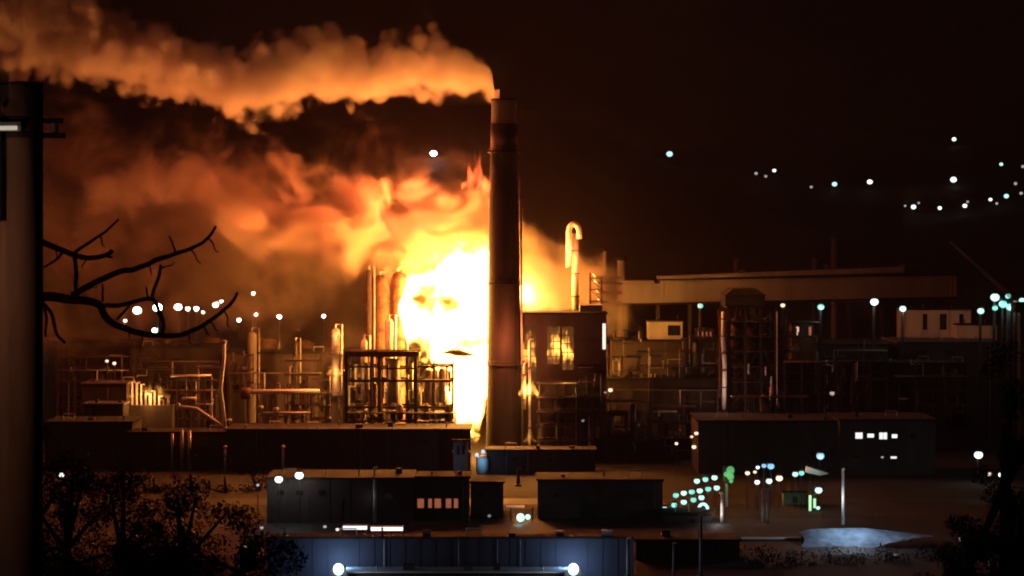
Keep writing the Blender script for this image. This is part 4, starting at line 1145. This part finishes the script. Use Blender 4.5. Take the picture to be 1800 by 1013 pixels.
# ------------------------------------------------------------------ vegetation
def leafmesh(name, m, parent, blobs, count, size, seed):
    """many small leaf quads scattered through clumps"""
    rnd = random.Random(seed); bm = bmesh.new()
    tot = sum(b[1] ** 2 for b in blobs)
    for (cx, cy, cz), r in blobs:
        k = int(count * r * r / tot)
        for _ in range(k):
            while True:
                v = Vector((rnd.uniform(-1, 1), rnd.uniform(-1, 1), rnd.uniform(-1, 1)))
                if .25 < v.length < 1: break
            v = v * r * (1 + .25 * noise.noise(v * 3 + Vector((cx, cy, cz)))); v.z *= .85
            p = Vector((cx, cy, cz)) + v
            a = Vector((rnd.gauss(0, 1), rnd.gauss(0, 1), rnd.gauss(0, 1))).normalized()
            b = a.orthogonal().normalized(); s = size * rnd.uniform(.6, 1.4)
            bm.faces.new([bm.verts.new(p + a * s), bm.verts.new(p + b * s * .5), bm.verts.new(p - a * s), bm.verts.new(p - b * s * .5)])
    me = bpy.data.meshes.new(name); bm.to_mesh(me); bm.free(); me.materials.append(m)
    o = bpy.data.objects.new(name, me); COL.objects.link(o)
    o.parent = parent; o.matrix_parent_inverse = parent.matrix_basis.inverted()
    return o
def bush(label, x, ytop, ybot, Y, wpx, seed, name='bushy_tree', count=1500, leaf=None, m=M_leaf):
    rnd = random.Random(seed)
    X = px(x, Y); zt, zb = pz(ytop, Y), H(X, Y)
    zc0 = pz(ybot, Y)
    t = thing(name, (X, Y, zb), label, 'tree')
    W = wpx * Y / F / 2; hh = (zt - zc0)
    MB().tube([(X, Y, zb - .3), (X + W * .1, Y, (zb + zc0) / 2), (X, Y, zc0 + hh * .5)], [.05 * hh + .08, .04 * hh + .05, .02 * hh], 8).build('trunk', M_bark, t, True)
    blobs = []
    W *= 1.35
    for k in range(22):
        a = rnd.uniform(0, 2 * math.pi); q = rnd.uniform(.1, .95)
        f = rnd.uniform(-.25, .85) - .3 * q * q
        blobs.append(((X + W * q * math.cos(a), Y + W * q * math.sin(a) * .7, zc0 + hh * f), W * rnd.uniform(.2, .42) * (1.05 - .45 * f)))
    blobs.append(((X, Y, zt - W * .35), W * .35))
    leafmesh('crown', m, t, blobs, count, leaf or max(.12, W * .05), seed)
    mb = MB()
    for b in blobs[:7]:
        mb.tube([(X, Y, zc0 + hh * .15), b[0]], [.03 * hh, .01 * hh], 5)
    mb.build('branch', M_bark, t)
for i, (x, yt, yb, Y, w_, l) in enumerate(((115, 790, 1000, 100, 150, 'dark bushy tree at lower left, nearest the utility pole'), (215, 815, 1010, 104, 170, 'dark bushy tree at lower left, second from the utility pole'),
        (320, 830, 1020, 98, 170, 'dark bushy tree at lower left, third from the utility pole'), (425, 880, 1030, 106, 150, 'low dark bush at the right end of the lower left thicket'),
        (60, 730, 960, 108, 120, 'dark tree just behind the utility pole at lower left'), (260, 905, 1040, 90, 160, 'low bush in front of the lower left thicket'))):
    bush(l, x, yt, yb, Y, w_, 20 + i, count=6500, leaf=.07, m=M_leafd)
for i, (x, yt, yb, Y, w_, l) in enumerate(((1765, 590, 900, 120, 130, 'tall dark tree at the right edge below the teal lamps'), (1790, 760, 1010, 112, 150, 'lower dark tree in the bottom right corner'),
        (1700, 900, 1020, 118, 130, 'dark bush at the bottom right left of the corner tree'))):
    bush(l, x, yt, yb, Y, w_, 40 + i, count=6500, leaf=.08, m=M_leafd)
for i, (x, yt, w_, l) in enumerate(((1330, 955, 90, 'dark greenish shrub below the boundary wall, leftmost'), (1400, 962, 100, 'dark greenish shrub left of the pale blue roof'), (1480, 968, 120, 'dark greenish shrub under the pale blue roof'),
        (1570, 965, 120, 'dark shrub right of the pale blue roof shrub'), (1650, 955, 100, 'dark shrub by the faint strip light at the right'))):
    bush(l, x, yt, 1013, 600 + 3 * i, w_, 60 + i, name='shrub', count=1500, leaf=.35)
for k, x in enumerate((150, 215, 270, 335, 395, 455)):
    bush('%s in the row of dark trees before the low brown block' % ORD[k], x, 785 + (k % 3) * 9, 880, 770 + 4 * (k % 2), 62, 80 + k, name='dark_tree', count=900, leaf=.45, m=M_leafd)
# trees on the left skyline
sky_tr = [(128, 12), (170, 9), (212, 13), (238, 16), (262, 15), (286, 12), (312, 17), (330, 16), (352, 14), (378, 15), (398, 18), (420, 15), (446, 16), (475, 13)]
for k, (x, hpx) in enumerate(sky_tr):
    Y = 1930
    X = px(x, Y); z = H(X, Y)
    t = thing('ridge_tree', (X, Y, z), '%s of the small trees on the upper left ridge' % ORD[k], 'tree', 'trees on the ridge')
    r = hpx * Y / F * .55
    MB().tube([(X, Y, z - 1), (X, Y, z + r)], [.6, .3], 6).build('trunk', M_bark, t)
    rnd = random.Random(k)
    leafmesh('crown', M_leafd, t, [((X + rnd.uniform(-.6, .6) * r, Y, z + r * rnd.uniform(.7, 1.5)), r * rnd.uniform(.5, .8)) for _ in range(4)], 260, .7, k)

# ------------------------------------------------------------------ utility pole, close on the left
Y = 22.0
t = thing('utility_pole', (px(36, Y), Y, H(px(36, Y), Y)), 'thick brown wooden utility pole standing close at the left edge', 'pole')
MB().tube([(px(34, Y), Y, H(-4, Y) - 1), (px(36, Y), Y, pz(600, Y)), (px(37.5, Y), Y, pz(149, Y))], [.195, .183, .178], 28).build('shaft', M_wood, t, True)
MB().lathe(px(37.5, Y), Y, [(.178, pz(149.5, Y)), (.188, pz(149, Y)), (.185, pz(146, Y)), (.1, pz(144.5, Y))], 24).build('cap', M_steel, t)
z0 = pz(240, Y)
m = MB()
X = px(37, Y)
m.lathe(X, Y, [(.186, pz(243, Y)), (.192, pz(242, Y)), (.192, pz(234, Y)), (.186, pz(233, Y))], 24).lathe(X, Y, [(.186, pz(217, Y)), (.192, pz(216, Y)), (.192, pz(208, Y)), (.186, pz(207, Y))], 24)
m.build('band', M_steel, t)
for y in (212, 238):
    MB().box(px(70, Y), px(110 if y < 230 else 114, Y), Y - .04, Y + .04, pz(y + 5, Y), pz(y - 4, Y)).build('bracket', M_soot, t)
MB().tube([at(96, 238, Y), at(96, 213, Y)], .03, 8).build('bolt', M_alu, t)
b = MB().box(px(-20, Y), px(11, Y), Y - .215, Y - .19, pz(390, Y), pz(235, Y)).build('cover_strip', M_soot, t)
MB().box(px(-20, Y), px(9, Y), Y - .26, Y - .2, pz(200, Y), pz(165, Y)).build('junction_box', M_soot, t)
tl = thing('tube_lamp', at(0, 225, Y - .3), 'short white tube lamp fixed across the top of the utility pole', 'lamp')
MB().tube([at(-60, 226, Y - .26), at(30, 225, Y - .26)], .018, 10).build('tube', mat('pole_tube', (.5, .5, .5), emit=(1, .92, .72), estr=.42), tl)
MB().box(px(-66, Y), px(46, Y), Y - .235, Y - .19, pz(233, Y), pz(217, Y)).build('housing', M_alu, tl)
light('lamp_or_fill_light', at(-260, 430, Y - 1.7), 20, (1, .52, .34), .15, tl)  # added unseen warm light off to the left for the pole, not the tube's

# bare tree behind the pole
def bare_tree():
    Y = 24.5
    t = thing('bare_tree', (px(-40, Y), Y, H(px(-40, Y), Y)), 'leafless tree reaching thin curved branches in from behind the pole', 'tree')
    k = Y / F
    def br(pts, r0, r1, dy=0):
        pts = [at(x, y, Y + dy + .02 * i) for i, (x, y) in enumerate(pts)]
        # smooth with midpoint subdivision
        for _ in range(2):
            q = [pts[0]]
            for a, b in zip(pts, pts[1:]): q += [a * .75 + b * .25, a * .25 + b * .75]
            pts = q + [pts[-1]]
        n = len(pts)
        for i in range(1, n - 1):
            pts[i] = pts[i] + Vector((noise.noise(pts[i] * 9), 0, noise.noise(pts[i] * 9 + Vector((5, 5, 5))))) * .012
        MB().tube(pts, [(r0 + (r1 - r0) * i / (n - 1)) * k for i in range(n)], 7).build('branch', M_bark, t, True)
    MB().tube([(px(-40, Y), Y, H(-4, Y) - .5), at(-45, 800, Y), at(-30, 620, Y), at(-20, 420, Y)], [.16, .13, .10, .05], 12).build('trunk', M_bark, t, True)
    br([(-30, 560), (30, 530), (75, 520), (110, 526), (135, 527), (178, 534), (180, 553), (200, 570), (235, 583), (270, 590), (310, 592), (345, 580), (385, 555), (412, 528), (417, 514)], 10, 2.4)
    br([(125, 520), (160, 502), (200, 480), (250, 470), (290, 452), (310, 446), (345, 434), (370, 415), (380, 398)], 6.5, 2.2)
    br([(178, 538), (210, 538), (245, 528), (268, 524), (275, 540), (290, 570), (285, 586)], 4.2, 3.2, .02)
    br([(266, 526), (276, 495), (284, 466)], 3.6, 2.6)
    br([(262, 526), (258, 505)], 2.4, 1.5)
    br([(-25, 400), (30, 410), (78, 427), (120, 446), (160, 457), (192, 447), (198, 440)], 7, 3.4)
    br([(188, 450), (198, 452)], 3, 2)
    br([(130, 445), (165, 420), (190, 405), (208, 385)], 3.4, 1.8)
    br([(128, 446), (133, 470), (134, 512)], 4, 3.6)
    br([(110, 446), (95, 462), (76, 470)], 2.6, 1.6)
    br([(310, 446), (304, 430), (297, 415)], 2.2, 1.2)
    br([(180, 530), (181, 512), (179, 500)], 2.6, 1.6)
    br([(205, 562), (220, 545), (228, 536)], 3, 2)
    br([(60, 524), (84, 540), (95, 565), (98, 590), (115, 604)], 4.2, 2.4)
    br([(75, 530), (82, 560), (80, 592)], 3, 2)
    rn = random.Random(4)
    for x, y in ((150, 508), (225, 475), (262, 466), (335, 438), (365, 420), (225, 578), (250, 586), (330, 586), (360, 574), (395, 546), (170, 455), (150, 455), (175, 413), (150, 432), (95, 436), (275, 548), (282, 474), (370, 565)):
        a = rn.choice((-1, 1)) * rn.uniform(.6, 1.3) + rn.choice((0, 0, math.pi * .15)); L = rn.uniform(14, 34)
        br([(x, y), (x + L * .4 * math.cos(a), y + L * .4 * math.sin(a)), (x + L * .75 * math.cos(a + .3), y + L * .75 * math.sin(a + .3)), (x + L * math.cos(a + .15), y + L * math.sin(a + .15))], 1.7, .7)
bare_tree()

# ------------------------------------------------------------------ the smoky air itself
hz = MB().box(-2400, 2400, -60, 4500, -6, 520)
m, tt, out = vol_base('haze_volume')
pv = tt.nodes.new('ShaderNodeVolumePrincipled')
pv.inputs['Color'].default_value = (.82, .66, .68, 1)
pv.inputs['Density'].default_value = .00008
tt.links.new(pv.outputs[0], out.inputs['Volume'])
o = hz.build('haze', m)
tag(o, 'thin smoky night air glowing brown around the fire', 'haze', kind='stuff')

for x, y0, y1, l in ((931, 600, 792, 'upright pale pipe glowing yellow beside the chimney foot'), (922, 640, 720, 'short pale pipe between the chimney and the glowing yellow one')):
    t = thing('hot_pipe', at(x, y1, 868), l, 'pipe')
    MB().tube([at(x, y1, 868), at(x, y0, 868), at(x + 5, y0 - 4, 869)], .45, 8).build('tube', M_pipe, t, True)
    for q in (.25, .5, .8): MB().lathe(px(x, 868), 868, [(.8, pz(y0 + (y1 - y0) * q, 868)), (.8, pz(y0 + (y1 - y0) * q - 2, 868))], 10).build('flange', M_rust, t)
